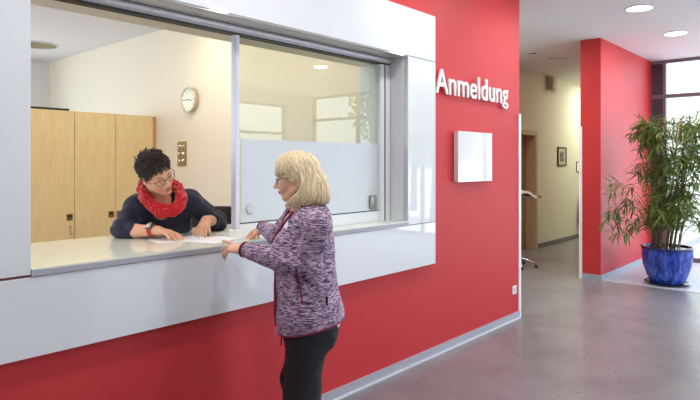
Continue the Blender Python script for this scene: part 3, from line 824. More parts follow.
def face_parts(F, body, brow, brow_col, lipw=.019, look=-.25):
    s = F.s
    for q in (-1, 1):
        ey = MB().ball(F(q * .031, .0745, -.001), .0125 * s, seg=18).build('eye', EYEW, body, smooth=True)
        MB().ball(F(q * .031, .0745, -.001) + (F.y + F.z * look).normalized() * .0080 * s, .0062 * s, seg=12).build('iris', IRIS, ey, smooth=True)
    b = MB()
    b.tube([F(-lipw, .0915, -.0640), F(-.008, .0985, -.0595), F(0, .0985, -.0615), F(.008, .0985, -.0595), F(lipw, .0915, -.0640)], [.0014 * s, .0038 * s, .0036 * s, .0038 * s, .0014 * s], 8)
    b.tube([F(-lipw, .0910, -.0655), F(-.008, .0960, -.0700), F(.008, .0960, -.0700), F(lipw, .0910, -.0655)], [.0014 * s, .0042 * s, .0042 * s, .0014 * s], 8)
    b.build('lips', LIP, body, smooth=True)
    for q in (-1, 1):
        b = MB()
        b.tube([F(q * .014, .091, .022), F(q * .030, .0925, .028), F(q * .046, .083, .024)], [.0022 * s, .0028 * s, .0012 * s], 6)
        b.build('eyebrow', brow_col, body, smooth=True)
    for q in (-1, 1):
        b = MB()
        b.tube([F(q * .0185, .084, .002), F(q * .026, .0875, .0045), F(q * .037, .0865, .004), F(q * .045, .079, .000)], [.0008 * s, .0016 * s, .0017 * s, .0010 * s], 6)
        b.build('eyelashes', BLACK, body, smooth=True)

def spectacles(F, body, m, w=.027, h_=.018, th=.0016, y0=.102, zc=-.003, label=None):
    s = F.s; b = MB(); lens = MB()
    for q in (-1, 1):
        ring = []
        for k in range(28):
            a = 2 * pi * k / 28; ca, sa = cos(a), sin(a); e = 2 / 3.2
            x = w * (abs(ca) ** e) * (1 if ca > 0 else -1); z = h_ * (abs(sa) ** e) * (1 if sa > 0 else -1)
            ring.append(F(q * (.0345) + x, y0 - abs(q * .0345 + x) ** 2 * 4.2, zc + z - .001))
        b.tube(ring, th * s, 8, closed=True)
        vs = [lens.bm.verts.new(p) for p in ring]; lens.bm.faces.new(vs)
        xo = q * (.0345 + w)
        b.tube([F(xo, y0 - .016, zc + .006), F(q * .074, y0 - .030, zc + .007), F(q * .082, .02, zc + .006), F(q * .0835, -.012, zc + .002), F(q * .082, -.028, zc - .016)], th * s, 8)
    b.tube([F(-.008, y0 - .001, zc + .004), F(0, y0 + .003, zc + .007), F(.008, y0 - .001, zc + .004)], th * s, 8)
    g = b.build('glasses', m, body, smooth=True)
    lens.build('lens', LENS, g)
    return g

def catmull(P, k=8, closed=False):
    P = [Vector(p) for p in P]; n = len(P); out = []
    for i in range(n if closed else n - 1):
        if closed: a, b, c, d = P[i - 1], P[i], P[(i + 1) % n], P[(i + 2) % n]
        else: a, b, c, d = P[max(i - 1, 0)], P[i], P[i + 1], P[min(i + 2, n - 1)]
        for j in range(k):
            f = j / k; out.append(.5 * ((2 * b) + (c - a) * f + (2 * a - 5 * b + 4 * c - d) * f * f + (3 * b - a - 3 * c + d) * f ** 3))
    if not closed: out.append(P[-1])
    return out

# ================================================================== standing woman
def standing():
    T = 2.95
    fw = (-CAMR + CAMF * .04).normalized()          # she faces the counter, seen in profile
    lf = UP.cross(fw)                                 # her left, towards the camera
    F = Frame(W(295.5, 177.5, T), fw * cos(radians(9)) - UP * sin(radians(9)) - lf * .04, UP, .97)
    base = W(306, 300, T); base.z = 0
    root = empty('person', base, 0, 'standing woman with blond bob and mottled purple jacket pointing at the paper', 'person')
    skin = skin_mat('fair_skin', (240, 192, 164))
    # joints
    nk = W(304, 209, T + .01)
    shL = W(317, 225, 2.76); shR = W(297, 216, 3.10)
    elL = W(309, 265, 2.79); wrL = W(246, 250, 2.98)
    elR = W(277, 236, 3.21); wrR = W(264, 228, 3.37)
    ch = W(305, 246, T); wa = W(305, 285, T); pv = W(308, 318, T)
    hipL = pv + lf * .085 - UP * .02; hipR = pv - lf * .085 - UP * .02
    knL = V(0, 0, 0) + hipL + fw * .03; knL.z = .45; knR = hipR + fw * .06; knR.z = .45
    knL += -fw * .01
    anL = hipL - fw * .03; anL.z = .09; anR = hipR + fw * .03; anR.z = .09
    tB = [list(fw), list(lf), list(UP)]
    pts = [nk, shL, shR, elL, wrL, wrR, anL, anR]
    lo = [min(p[i] for p in pts) - .32 for i in range(3)]; hi = [max(p[i] for p in pts) + .34 for i in range(3)]; lo[2] = -.01; hi[2] = 1.75
    v = Vol(lo, hi, .0032)
    head_sdf(v, F, nk)
    v.cone(shL - lf * .03 - UP * .01, shR + lf * .03 - UP * .01, .050, k=.04)
    v.cone(nk - UP * .005, nk - UP * .06, .055, .07, k=.04)
    v.ell(ch, (.095, .14, .17), tB, k=.05); v.ell(wa, (.095, .125, .14), tB, k=.05); v.ell(pv, (.105, .145, .12), tB, k=.05)
    for sh, el, wr in ((shL, elL, wrL), (shR, elR, wrR)):
        v.chain([sh, el], [.043, .036], k=.02); v.chain([el, wr], [.036, .024], k=.01)
    for hp, kn, an in ((hipL, knL, anL), (hipR, knR, anR)):
        v.chain([hp, kn, an], [.078, .050, .034], k=.02); v.cone(an, an + fw * .13 - UP * .05, .032, .024, k=.02)
    # left hand (towards the camera): index finger stretched over the paper, the others hanging
    dL = (W(218, 243, 3.06) - wrL).normalized()
    hand_sdf(v, wrL + dL * .010, dL + UP * -.08, (-UP * .75 - lf * .35 + fw * .1), False, [(-.18, .10, .06), (.25, .35, .2), (.50, .45, .3), (.62, .45, .3)], spreads=(.12, .03, -.06, -.16), thumb=(.6, .3), tb=.35, sc=.98)
    # right hand: loosely closed on the counter
    dR = (W(249, 233, 3.46) - wrR).normalized()
    hand_sdf(v, wrR, dR - UP * .12 - CAMR * .1, (-UP + fw * .1), True, [(.35, .5, .3), (.65, .9, .5), (.75, 1.0, .6), (.8, 1.0, .6)], spreads=(.08, .02, -.05, -.12), thumb=(.6, .5), tb=.5, sc=.96)
    p, q = v.mesh(); body = to_obj('body', p, q, skin, root, sm=1); del v
    BL = mat('blond_brow', S((150, 118, 84)), .7)
    face_parts(F, body, None, BL)
    spectacles(F, body, mat('thin_metal_frame', S((110, 96, 88)), .25, metal=.7), .024, .014, .0013)
    # ---------------- trousers
    TR = mat('black_trousers', S((30, 29, 36)), .8, bump=.12, bscale=260, sheen=.05)
    v = Vol([lo[0], lo[1], .0], [hi[0], hi[1], .98], .005)
    v.ell(pv + UP * -.02 - fw * .006, (.143, .168, .15), tB, k=.0)
    v.ell(pv - UP * .06 - fw * .055 + lf * .07, (.10, .085, .10), tB, k=.04); v.ell(pv - UP * .06 - fw * .055 - lf * .07, (.10, .085, .10), tB, k=.04)
    for hp, kn, an in ((hipL, knL, anL), (hipR, knR, anR)):
        v.chain([hp - fw * .005, kn, an + UP * .0], [.107, .088, .072], k=.035)
    v.cut((0, 0, .05), (0, 0, -1)); v.cut((0, 0, .95), (0, 0, 1))
    def fold_t(P):
        return .0035 * np.sin(P[:, 2] * 42 + 5 * np.sin(P[:, 0] * 21) + 3 * np.sin(P[:, 1] * 17)) * np.clip(1.1 - P[:, 2], 0, 1)
    p, q = v.mesh(); to_obj('trousers', p, q, TR, body, fold_t); del v
    sh_ = mat('black_shoe_leather', S((30, 30, 32)), .35)
    for an in (anL, anR):
        v = Vol([an[i] - .3 for i in range(2)] + [-.02], [an[i] + .3 for i in range(2)] + [.2], .004)
        v.chain([V(an[0], an[1], .04) - fw * .02, V(an[0], an[1], .038) + fw * .14], [.042, .036], k=.01); v.cone(V(an[0], an[1], .04), V(an[0], an[1], .09), .043, .042, k=.02)
        v.cut((0, 0, .001), (0, 0, -1)); p, q = v.mesh(); to_obj('shoe', p, q, sh_, body)
    # ---------------- white shirt
    SHW = mat('white_shirt', S((240, 240, 244)), .7, sheen=.2)
    v = Vol([lo[0], lo[1], .70], [hi[0], hi[1], 1.42], .005)
    v.ell(ch + fw * .012 + UP * .01, (.122, .150, .19), tB, k=0); v.ell(ch + fw * .072 - UP * .02 + lf * .055, (.06, .06, .07), tB, k=.05); v.ell(ch + fw * .072 - UP * .02 - lf * .055, (.06, .06, .06), tB, k=.05)
    v.ell(wa, (.130, .155, .20), tB, k=.05); v.ell(pv + UP * .02, (.148, .176, .15), tB, k=.05); v.cone(pv - fw * .02, pv - fw * .015 - UP * .12, .146, .138, k=.03)
    hemb = W(336, 319, T); hemf = W(277, 332, T)
    hv = (hemb - hemf).normalized(); hn = -(lf.cross(hv)); hn = hn if hn.z < 0 else -hn
    hb2 = W(338, 325.5, T); hf2 = W(277, 328, T); n2 = lf.cross((hb2 - hf2).normalized()); n2 = n2 if n2.z < 0 else -n2
    v.cut(hf2, n2); v.cut(nk - UP * .02, (0, 0, 1))
    p, q = v.mesh(); to_obj('shirt', p, q, SHW, body); del v
    # ---------------- jacket
    m, nt, b = nodes('purple_melange_fleece')
    tc = nt.nodes.new('ShaderNodeTexCoord'); mp = nt.nodes.new('ShaderNodeMapping')
    mp.inputs['Scale'].default_value = (34, 34, 185); nt.links.new(tc.outputs['Object'], mp.inputs[0])
    # gentle waviness of the streaks
    n0 = nt.nodes.new('ShaderNodeTexNoise'); n0.inputs['Scale'].default_value = 9; nt.links.new(tc.outputs['Object'], n0.inputs[0])
    ad = nt.nodes.new('ShaderNodeVectorMath'); ad.operation = 'MULTIPLY_ADD'; ad.inputs[1].default_value = (4, 4, 4)
    nt.links.new(n0.outputs[1], ad.inputs[0]); nt.links.new(mp.outputs[0], ad.inputs[2])
    n1 = nt.nodes.new('ShaderNodeTexNoise'); n1.inputs['Scale'].default_value = 1.0; n1.inputs['Detail'].default_value = 3; n1.inputs['Roughness'].default_value = .6
    nt.links.new(ad.outputs[0], n1.inputs[0])
    r = nt.nodes.new('ShaderNodeValToRGB'); el = r.color_ramp.elements
    for _ in range(4): el.new(.5)
    for e_, (ps, c) in zip(el, [(.34, S((44, 42, 78))), (.44, S((104, 82, 118))), (.485, S((176, 138, 168))), (.53, S((108, 84, 122))), (.57, S((228, 216, 230))), (.68, S((186, 124, 154)))]): e_.position = ps; e_.color = c
    nt.links.new(n1.outputs[0], r.inputs[0]); nt.links.new(r.outputs[0], b.inputs['Base Color']); b.inputs['Roughness'].default_value = .85; b.inputs['Sheen Weight'].default_value = .1
    bp = nt.nodes.new('ShaderNodeBump'); bp.inputs['Strength'].default_value = .25; bp.inputs['Distance'].default_value = .003
    nt.links.new(n1.outputs[0], bp.inputs['Height']); nt.links.new(bp.outputs[0], b.inputs['Normal'])
    FLEECE = m
    WINE = mat('wine_red_trim', S((128, 26, 54)), .6)
    h = .0045
    v = Vol([lo[0], lo[1], .66], [hi[0], hi[1], 1.46], h)
    v.ell(ch - fw * .004 - UP * .01, (.148, .160, .20), tB, k=0)
    v.ell(ch + fw * .076 - UP * .015 + lf * .06, (.072, .07, .080), tB, k=.06); v.ell(ch + fw * .076 - UP * .015 - lf * .06, (.072, .07, .075), tB, k=.06)
    v.ell(wa - UP * .0 - fw * .010, (.155, .168, .21), tB, k=.05)
    v.ell(pv + UP * .025 - fw * .012, (.168, .205, .17), tB, k=.05); v.cone(pv + lf * .04 - fw * .02, pv + lf * .04 - UP * .09 - fw * .015, .15, .148, k=.04); v.cone(pv - lf * .04 - fw * .02, pv - lf * .04 - UP * .09 - fw * .015, .15, .148, k=.04)
    v.cone(shL + lf * .0, shR, .068, k=.05); v.ell(nk - UP * .05 - fw * .055, (.085, .15, .09), tB, k=.05)
    v.cone(nk - UP * .035 - fw * .02, nk - UP * .005 - fw * .028, .090, .074, k=.02)
    # open front: wedge cut away along the front, wider at the collar
    ctr = ch.copy()
    sl, P = v.box(v.lo, v.lo + v.n * v.h)
    X = [P[i] - ctr[i] for i in range(3)]
    f_ = X[0] * fw.x + X[1] * fw.y; l_ = X[0] * lf.x + X[1] * lf.y; z_ = X[2]
    hw = .018 + .030 * smooth01((z_ + .05) / .22)
    g = np.maximum(np.abs(l_ - .012) - hw, .03 - f_)
    v.comb(sl, g.astype(np.float32), .008, True)
    del P, X, f_, l_, z_, g
    bvt = bvh_of(to_obj('tmp_torso', *v.mesh(), None, None))
    bpy.data.objects.remove(bpy.data.objects['tmp_torso'])
    v.chain([shL - UP * .005, elL], [.066, .062], k=.012); v.chain([elL, elL.lerp(wrL, .5) - UP * .006, wrL + (elL - wrL).normalized() * .02], [.064, .057, .042], k=.02)
    v.chain([shR, elR], [.064, .056], k=.025); v.chain([elR, wrR + (elR - wrR).normalized() * .01], [.056, .040], k=.02)
    # cuffs, collar and hem cut square
    v.cut(hemf, hn)
    # collar opening
    v.cone(nk + UP * .05 + fw * .01, nk - UP * .07 + fw * .02, .066, .052, k=.006, sub=True)
    # sleeve ends
    v.a = v.a
    def fold_j(P):
        z = P[:, 2]; a = (P[:, 0] - base.x) * fw.x + (P[:, 1] - base.y) * fw.y; l = (P[:, 0] - base.x) * lf.x + (P[:, 1] - base.y) * lf.y
        d = .004 * np.sin(z * 26 + a * 30 + 1.5 * np.sin(a * 40)) * smooth01((l - .02) * 20 + .3)
        dL_ = np.linalg.norm(P - np.array(elL), axis=1)
        d = d + .0085 * np.sin((P @ np.array((wrL - elL).normalized())) * 120 + 2 * np.sin(z * 60)) * np.clip(1.2 - dL_ / .13, 0, 1)
        dW = np.linalg.norm(P - np.array(wrL), axis=1)
        d = d + .003 * np.sin((P @ np.array((wrL - elL).normalized())) * 190) * np.clip(1 - dW / .12, 0, 1)
        # gathers above the hem at the back
        d = d + .0045 * np.sin(l * 150 + a * 150) * np.clip(1 - (z - .76) / .10, 0, 1) * smooth01(-a * 14 - .3)
        # armpit folds
        pa = np.array(W(330, 248, 2.85)); dp = np.linalg.norm(P - pa, axis=1)
        d = d + .011 * np.sin((P[:, 2] * 70 + a * 75)) * np.clip(1 - dp / .13, 0, 1)
        hd = -((P - np.array(hemf)) @ np.array(hn))
        return d * smooth01((hd - .006) / .03)
    p, q = v.mesh(); jk = to_obj('jacket', p, q, FLEECE, body, fold_j); del v
    bv = bvh_of(jk)
    # hem binding: follow the jacket round at the hem plane
    def ringaround(c, ax, R0, n=72, r=.004, off=.0):
        ax = Vector(ax).normalized(); u = ax.orthogonal().normalized(); w = ax.cross(u); out = []
        for k in range(n):
            d = u * cos(2 * pi * k / n) + w * sin(2 * pi * k / n)
            h_ = bv.ray_cast(c + d * R0, -d)
            if h_[0] is not None and (h_[0] - c).length < R0: out.append(h_[0] + d * off)
        return out
    ch_ = (hemf + hemb) / 2 - hn * .006
    rg = ringaround(ch_, hn, .5)
    MB().tube(rg, .0052, 8, closed=True).build('hem_binding', WINE, jk, smooth=True)
    for el, wr in ((elL, wrL), (elR, wrR)):
        ax = (wr - el).normalized(); c = wr + ax * .012
        rg = []
        u = ax.orthogonal().normalized(); w = ax.cross(u)
        MB().tube([c + (u * cos(a) + w * sin(a)) * .0355 for a in [2 * pi * k / 28 for k in range(28)]], .0065, 8, closed=True).build('cuff_binding', WINE, jk, smooth=True)
    # front edge bindings
    for sgn in (1, -1):
        pts = []
        for k in range(40):
            z = 1.335 - k * (1.335 - .765) / 39
            hw_ = .018 + .030 * float(smooth01(np.array((z - ch.z + .05) / .22)))
            o = V(ch.x, ch.y, z) + lf * (.012 + sgn * (hw_ + .008)) + fw * .5
            h_ = bvt.ray_cast(o, -fw)
            if h_[0] is not None and h_[3] < .75: pts.append(h_[0] + fw * .001)
        pts = [pts[0]] + [(pts[i - 1] + pts[i] * 2 + pts[i + 1]) / 4 for i in range(1, len(pts) - 1)] + [pts[-1]]
        MB().tube(pts, [.0125] * len(pts), 8).build('zip_edge', WINE, jk, smooth=True)
    # turned-down collar facing of wine red
    def proj(pl, off=.002): return [x for x in (hit(bv, a, b, off) for a, b in pl) if x is not None]
    # left pocket zip
    z = proj([(295.5, 268), (296.5, 274), (298, 282), (300, 290), (301.5, 297), (302.5, 304)])
    MB().tube(catmull(z, 4), .0042, 8).build('pocket_zip', WINE, jk, smooth=True)
    lbp = hit(bv, 326, 301, .001)
    MB().box(-.003, .003, -.012, .0, -.022, .022, .001, Matrix.Translation(lbp)).build('side_label', BLACK, jk)
    # princess seam
    s_ = proj([(333, 214), (334, 224), (331, 234), (326, 244), (320, 254)], 0)
    if len(s_) > 2: MB().tube(catmull(s_, 4), .0012, 6).build('armhole_seam', mat('seam_violet', S((92, 66, 104)), .8), jk, smooth=True)
    # drawcord tag at the front hem
    cd = W(276.5, 326, T - .06)
    MB().tube([W(279, 324, T - .02) , W(276.3, 329, T - .02), W(276.6, 337, T - .02)], .0028, 6).build('drawcord', SHW, jk, smooth=True)
    MB().tube([W(281, 332, T - .04), W(281.5, 337, T - .04), W(281, 345, T - .04)], [.004, .003, .004], 6).build('zip_pull', BLACK, jk, smooth=True)
    # ring on the left hand
    # ---------------- blond bob
    hm, hnt, hb = nodes('blond_hair')
    tc = hnt.nodes.new('ShaderNodeTexCoord'); mp = hnt.nodes.new('ShaderNodeMapping'); mp.inputs['Scale'].default_value = (110, 110, 5)
    hnt.links.new(tc.outputs['Object'], mp.inputs[0]); n1 = hnt.nodes.new('ShaderNodeTexNoise'); n1.inputs['Scale'].default_value = 1; n1.inputs['Detail'].default_value = 3
    hnt.links.new(mp.outputs[0], n1.inputs[0]); r = hnt.nodes.new('ShaderNodeValToRGB'); r.color_ramp.elements[0].position = .33; r.color_ramp.elements[1].position = .66
    r.color_ramp.elements[0].color = S((218, 186, 136)); r.color_ramp.elements[1].color = S((255, 244, 208))
    hnt.links.new(n1.outputs[0], r.inputs[0]); hnt.links.new(r.outputs[0], hb.inputs['Base Color']); hb.inputs['Roughness'].default_value = .42; hb.inputs['Specular IOR Level'].default_value = .4
    rr = random.Random(3); hair = MB()
    def hp(phi, s, out=0.0):
        """phi: azimuth (0 = front, + = her left), s: 0 crown .. 1 ear level .. 2 tips"""
        a = radians(phi); back = .5 - .5 * cos(a)
        rx = .089 + .004 * back; ry = .112 if cos(a) > 0 else .116
        if s <= 1:
            th = s * pi / 2; k = sin(th); z = .030 + .104 * cos(th); rx_, ry_ = rx * k, ry * k
        else:
            f = s - 1; drop = .172 + .022 * back - .0 * (1 - back)
            z = .030 - drop * f
            bul = 1 + .30 * sin(pi * .5 * min(1, f / .75)) * (.10 + .90 * back) - .16 * max(0, f - .75) / .25
            rx_, ry_ = rx * bul, ry * bul
        x = -(rx_ + out) * sin(a); y = -.012 + (ry_ + out) * cos(a)
        return x, y, z
    # underlying cap
    v = Vol([F.C[i] - .24 for i in range(3)], [F.C[i] + .24 for i in range(3)], .004)
    v.ell(F(0, -.012, .036), F.r(.088, .108, .098), F.B, k=0)
    v.cone(F(0, -.050, .0), F(0, -.058, -.100), .086, .070, k=.03)
    v.ell(F(0, .085, -.062), F.r(.11, .108, .085), F.B, k=.01, sub=True)
    v.ell(F(0, .060, -.11), F.r(.12, .085, .10), F.B, k=.01, sub=True)
    p, q = v.mesh(); cap = to_obj('hair', p, q, hm, body); del v
    # locks
    for i in range(620):
        phi = rr.uniform(-180, 180); ap = abs(phi)
        if ap < 58:      # fringe
            end = .90 + rr.uniform(-.05, .03); sweep = rr.uniform(-10, 6); rad = rr.uniform(.0035, .0065)
            pts = []
            for k in range(9):
                f = k / 8; x, y, z = hp(phi * (.55 + .45 * f) + sweep * f, f * end, rr.uniform(0, .001) + .003)
                if f > .7: z -= (f - .7) * .07; y -= .002
                pts.append(F(x, y, z))
            hair.tube(pts, [rad * (.5 + .9 * sin(pi * min(.92, .12 + .8 * k / 8))) for k in range(9)], 6)
            continue
        if ap < 108: ph1 = (105 + rr.uniform(0, 14)) * (1 if phi > 0 else -1)
        else: ph1 = phi
        o = rr.uniform(-.004, .006); rad = rr.uniform(.004, .0078); wob = rr.uniform(-5, 5); ln = rr.uniform(.90, 1.0)
        pts = []; n = 15
        for k in range(n):
            f = k / (n - 1); s = .04 + f * (1 + ln - .04)
            ph = phi + (ph1 - phi) * min(1, f * 1.8) + wob * sin(f * 5)
            if s > 1.5 and abs(ph1) < 140:      # front locks swing forward under the jaw
                w_ = (s - 1.5) / .45 * (1 - (abs(ph1) - 100) / 45); ph = ph * (1 - .72 * max(0, min(1, w_)) ** 1.3)
            x, y, z = hp(ph, s, o)
            if s > 1.5 and abs(ph) < 95: x *= .86; y *= .92
            pts.append(F(x, y, z))
        hair.tube(pts, [rad * (.45 + .75 * sin(pi * min(.95, .10 + .85 * k / (n - 1)))) for k in range(n)], 6)
    hair.build('hair_strands', hm, cap, smooth=True)
    return root

# ================================================================== seated woman
def seated():
    root = empty('person', (2.33, 3.78, 0), 0, 'seated woman with short dark hair, glasses and red scarf leaning on the counter', 'person')
    skin = skin_mat('light_skin', (238, 186, 152))
    psi = radians(52); pit = radians(19); rol = radians(-20)
    f0 = (CAMR * sin(psi) - CAMF * cos(psi)); f = f0 * cos(pit) - UP * sin(pit)
    u0 = UP * cos(pit) + f0 * sin(pit); rt = f.cross(u0)
    up = u0 * cos(rol) - rt * sin(rol)
    if True:
        up = u0 * cos(radians(28)) + rt * sin(radians(28))
    F = Frame(W(156.5, 174, 3.42), f, up, 1.04)
    nk = W(160, 201, 3.56)
    shR = W(137, 206, 3.56); shL = W(189, 201, 3.66)
    elR = W(123, 231, 3.45); wrR = W(158, 230.5, 3.37)
    elL = W(217, 222, 3.82); wrL = W(206, 220, 3.60)
    pv = V(2.30, 3.76, .83)
    mid = (shR + shL) / 2
    R_ = (shR - shL).normalized(); upb = (mid - pv).normalized(); upb = (upb - R_ * upb.dot(R_)).normalized(); fb = upb.cross(R_).normalized()
    tB = [list(R_), list(fb), list(upb)]
    chest = mid - upb * .13 + fb * .01; waist = mid - upb * .34
    knees = [V(2.20, 3.36, .80), V(2.42, 3.38, .80)]; ank = [V(2.30, 3.50, .36), V(2.46, 3.50, .36)]
    allp = [nk, shR, shL, elR, wrR, elL, wrL, pv] + knees + ank
    lo = [min(p[i] for p in allp) - .30 for i in range(3)]; hi = [max(p[i] for p in allp) + .30 for i in range(3)]
    lo[2] = .2
    v = Vol(lo, hi, .0032)
    head_sdf(v, F, nk, .005)
    v.cone(shR, shL, .048, k=.04); v.cone(nk, nk - upb * .07, .056, .07, k=.04)
    v.ell(chest, (.14, .10, .16), tB, k=.05); v.ell(waist, (.13, .11, .16), tB, k=.05); v.ell(pv, (.155, .12, .11), tB, k=.05)
    for sh, el, wr in ((shL, elL, wrL), (shR, elR, wrR)):
        v.chain([sh, el], [.044, .038], k=.02); v.chain([el, el.lerp(wr, .35), wr], [.041, .041, .028], k=.01)
    for sg, kn, an in ((-1, knees[0], ank[0]), (1, knees[1], ank[1])):
        v.chain([pv + V(sg * .08, -.02, -.02), kn, an], [.075, .050, .034], k=.02); v.cone(an, an + V(-.02, -.12, -.04), .030, .024, k=.02)
    dR = (W(188, 238, 3.27) - wrR).normalized()
    nR = -UP
    tipsR = hand_sdf(v, wrR, dR + UP * .05, nR, True, [(.22, .22, .18), (.25, .28, .2), (.22, .30, .2), (.15, .28, .2)], spreads=(.16, .03, -.12, -.28), thumb=(.45, .25), tb=.45, sc=.97)
    dL = (W(203, 231, 3.50) - wrL).normalized()
    tipsL = hand_sdf(v, wrL, dL + UP * .10, -UP - CAMR * .0, False, [(.45, .25, .2), (.42, .25, .2), (.42, .25, .2), (.42, .25, .2)], spreads=(.28, .05, -.14, -.34), thumb=(.85, .2), tb=.55, sc=.97)
    p, q = v.mesh(); body = to_obj('body', p, q, skin, root, sm=1); del v
    DK = mat('dark_hair', S((62, 47, 42)), .5, spec=.5)
    face_parts(F, body, None, DK, look=-.85)
    spectacles(F, body, mat('dark_metal_frame', S((58, 46, 44)), .3, metal=.3), .0265, .0165, .0017)
    # jewelry
    # hair
    v = Vol([F.C[i] - .22 for i in range(3)], [F.C[i] + .22 for i in range(3)], .004)
    v.ell(F(0, -.018, .043), F.r(.081, .102, .086), F.B, k=0)
    v.cone(F(0, -.045, .0), F(0, -.062, -.060), .070, .050, k=.03)
    v.ell(F(0, .092, -.035), F.r(.100, .080, .100), F.B, k=.008, sub=True)
    v.ell(F(0, .01, -.085), F.r(.12, .058, .085), F.B, k=.008, sub=True)
    p, q = v.mesh()
    def spk(P): return .003 * np.sin(P[:, 0] * 310 + 3 * np.sin(P[:, 2] * 120)) * np.sin(P[:, 1] * 290 + 2 * np.sin(P[:, 2] * 90))
    cap = to_obj('hair', p, q, DK, body, spk); bvc = bvh_of(cap); del v
    rr = random.Random(5); st = MB()
    for i in range(1500):
        d = Vector((rr.gauss(0, 1), rr.gauss(0, 1), rr.gauss(.35, 1))).normalized()
        o = F(d.x * .3, d.y * .3 - .01, d.z * .3 + .03)
        c = F(0, -.015, .03); dd = (c - o).normalized(); h_ = bvc.ray_cast(o, dd)
        if h_[0] is None or (h_[0] - c).length < .045: continue
        nn = h_[1] if h_[1].dot(dd) < 0 else -h_[1]
        if (h_[0] - F(0, .06, -.06)).length < .075: continue
        # swept forwards on top, down at the sides
        zc = (h_[0] - F.C).dot(F.z); flow = F.y * (.55 if zc > .06 else .1) + F.z * (.25 if zc > .09 else -.6)
        flow = flow + Vector((rr.gauss(0, .35), rr.gauss(0, .35), rr.gauss(0, .3))); flow = (flow - nn * flow.dot(nn)).normalized()
        topk = smooth01(np.array((zc - .03) / .07)); ln = .020 + float(topk) * rr.uniform(.010, .028)
        p0 = h_[0] - nn * .004; p1 = p0 + flow * ln * .5 + nn * (.007 + .005 * float(topk)); p2 = p0 + flow * ln + nn * (.003 + .008 * float(topk) * rr.random())
        st.tube([p0, p1, p2], [.0036, .0028, .0005], 5)
    st.build('hair_strands', DK, cap, smooth=True)
    # ---------------- navy sweater
    NAVY = mat('navy_jersey', S((38, 42, 66)), .8, bump=.12, bscale=320, sheen=.1)
    v = Vol(lo, [hi[0], hi[1], 1.55], .0045)
    v.ell(chest, (.172, .125, .19), tB, k=0); v.ell(waist, (.178, .132, .20), tB, k=.05); v.ell(pv + V(0, 0, .02), (.185, .15, .13), tB, k=.05)
    for q_ in (-1, 1): v.ell(chest + fb * .075 + R_ * .07 * q_ - upb * .03, (.075, .07, .075), tB, k=.05)
    v.cone(shR, shL, .068, k=.045); v.ell(mid - fb * .03 - upb * .03, (.16, .08, .09), tB, k=.04)
    v.chain([shR, elR + UP * .012], [.070, .064], k=.03); v.chain([elR + UP * .01, elR.lerp(wrR, .24)], [.062, .055], k=.02)
    v.chain([shL, elL], [.070, .062], k=.03); v.chain([elL, elL.lerp(wrL, .42)], [.062, .052], k=.02)
    v.cone(nk + upb * .08 + fb * .02, nk - upb * .05 + fb * .05, .070, .05, k=.006, sub=True)
    for el, wr, fr in ((elR, wrR, .27), (elL, wrL, .46)):     # square sleeve ends
        ax = (wr - el).normalized(); c = el + (wr - el) * fr
        v.cone(c + ax * .035, c + ax * .075, .066, .066, k=.003, sub=True) if False else None
    def fold_s(P):
        d = np.zeros(len(P))
        for el, wr, sh in ((elR, wrR, shR), (elL, wrL, shL)):
            de = np.linalg.norm(P - np.array(el), axis=1); ax = np.array((el - sh).normalized())
            d += .006 * np.sin((P @ ax) * 110 + 2.2 * np.sin(P[:, 0] * 45)) * np.clip(1.1 - de / .15, 0, 1)
        d += .003 * np.sin(P[:, 2] * 50 + P[:, 0] * 40 + 2 * np.sin(P[:, 1] * 30))
        return d
    p, q = v.mesh(); sw_ = to_obj('sweater', p, q, NAVY, body, fold_s); del v
    # trousers
    v = Vol(lo, [hi[0], hi[1], 1.0], .006)
    v.ell(pv - UP * .01, (.17, .14, .115), tB, k=0)
    for sg, kn, an in ((-1, knees[0], ank[0]), (1, knees[1], ank[1])): v.chain([pv + V(sg * .08, -.02, -.02), kn, an + UP * .03], [.090, .070, .055], k=.025)
    v.cut((0, 0, .718), (0, 0, -1)) if False else None
    p, q = v.mesh(); to_obj('trousers', p, q, mat('dark_jeans', S((40, 44, 58)), .8), body); del v
    for an in ank:
        v = Vol([an[i] - .22 for i in range(3)], [an[i] + .22 for i in range(3)], .005)
        v.chain([an + V(.0, .02, -.045), an + V(-.02, -.13, -.055)], [.040, .034], k=.01); v.cone(an, an - UP * .04, .04, .042, k=.02)
        p, q = v.mesh(); to_obj('shoe', p, q, BLACK, body)
    # ---------------- scarf
    SC_ = ramp_mat('red_dotted_scarf', 'ShaderNodeTexVoronoi', 23, [(.0, S((250, 140, 126))), (.38, S((246, 116, 104))), (.43, S((204, 12, 28))), (1, S((190, 6, 22)))], rough=.75, bump=.0, sheen=.3)
    path = [W(164, 211, 3.36), W(150, 204, 3.40), W(142, 191, 3.48), W(146, 182, 3.60), W(158, 186, 3.66), W(172, 184, 3.64), W(181, 192, 3.54), W(180, 205, 3.42)]
    lp = catmull(path, 7, True); c = sum(lp, Vector()) / len(lp); nl = len(lp)
    v = Vol([min(p[i] for p in lp) - .07 for i in range(3)], [max(p[i] for p in lp) + .07 for i in range(3)], .0035)
    for i in range(nl): v.cone(lp[i], lp[(i + 1) % nl], .026, .026, k=.012)
    lp2 = [c + (p - c) * .88 - UP * (.004 - .006 * sin(k * .7)) + CAMF * .01 for k, p in enumerate(lp)]
    for i in range(nl): v.cone(lp2[i], lp2[(i + 1) % nl], .021, .021, k=.010)
    lp3 = [c + (p - c) * 1.0 - UP * (.012 + .008 * sin(k * .5 + 1)) for k, p in enumerate(lp)]
    for i in range(nl): v.cone(lp3[i], lp3[(i + 1) % nl], .019, .019, k=.008)
    ca = np.array(c)
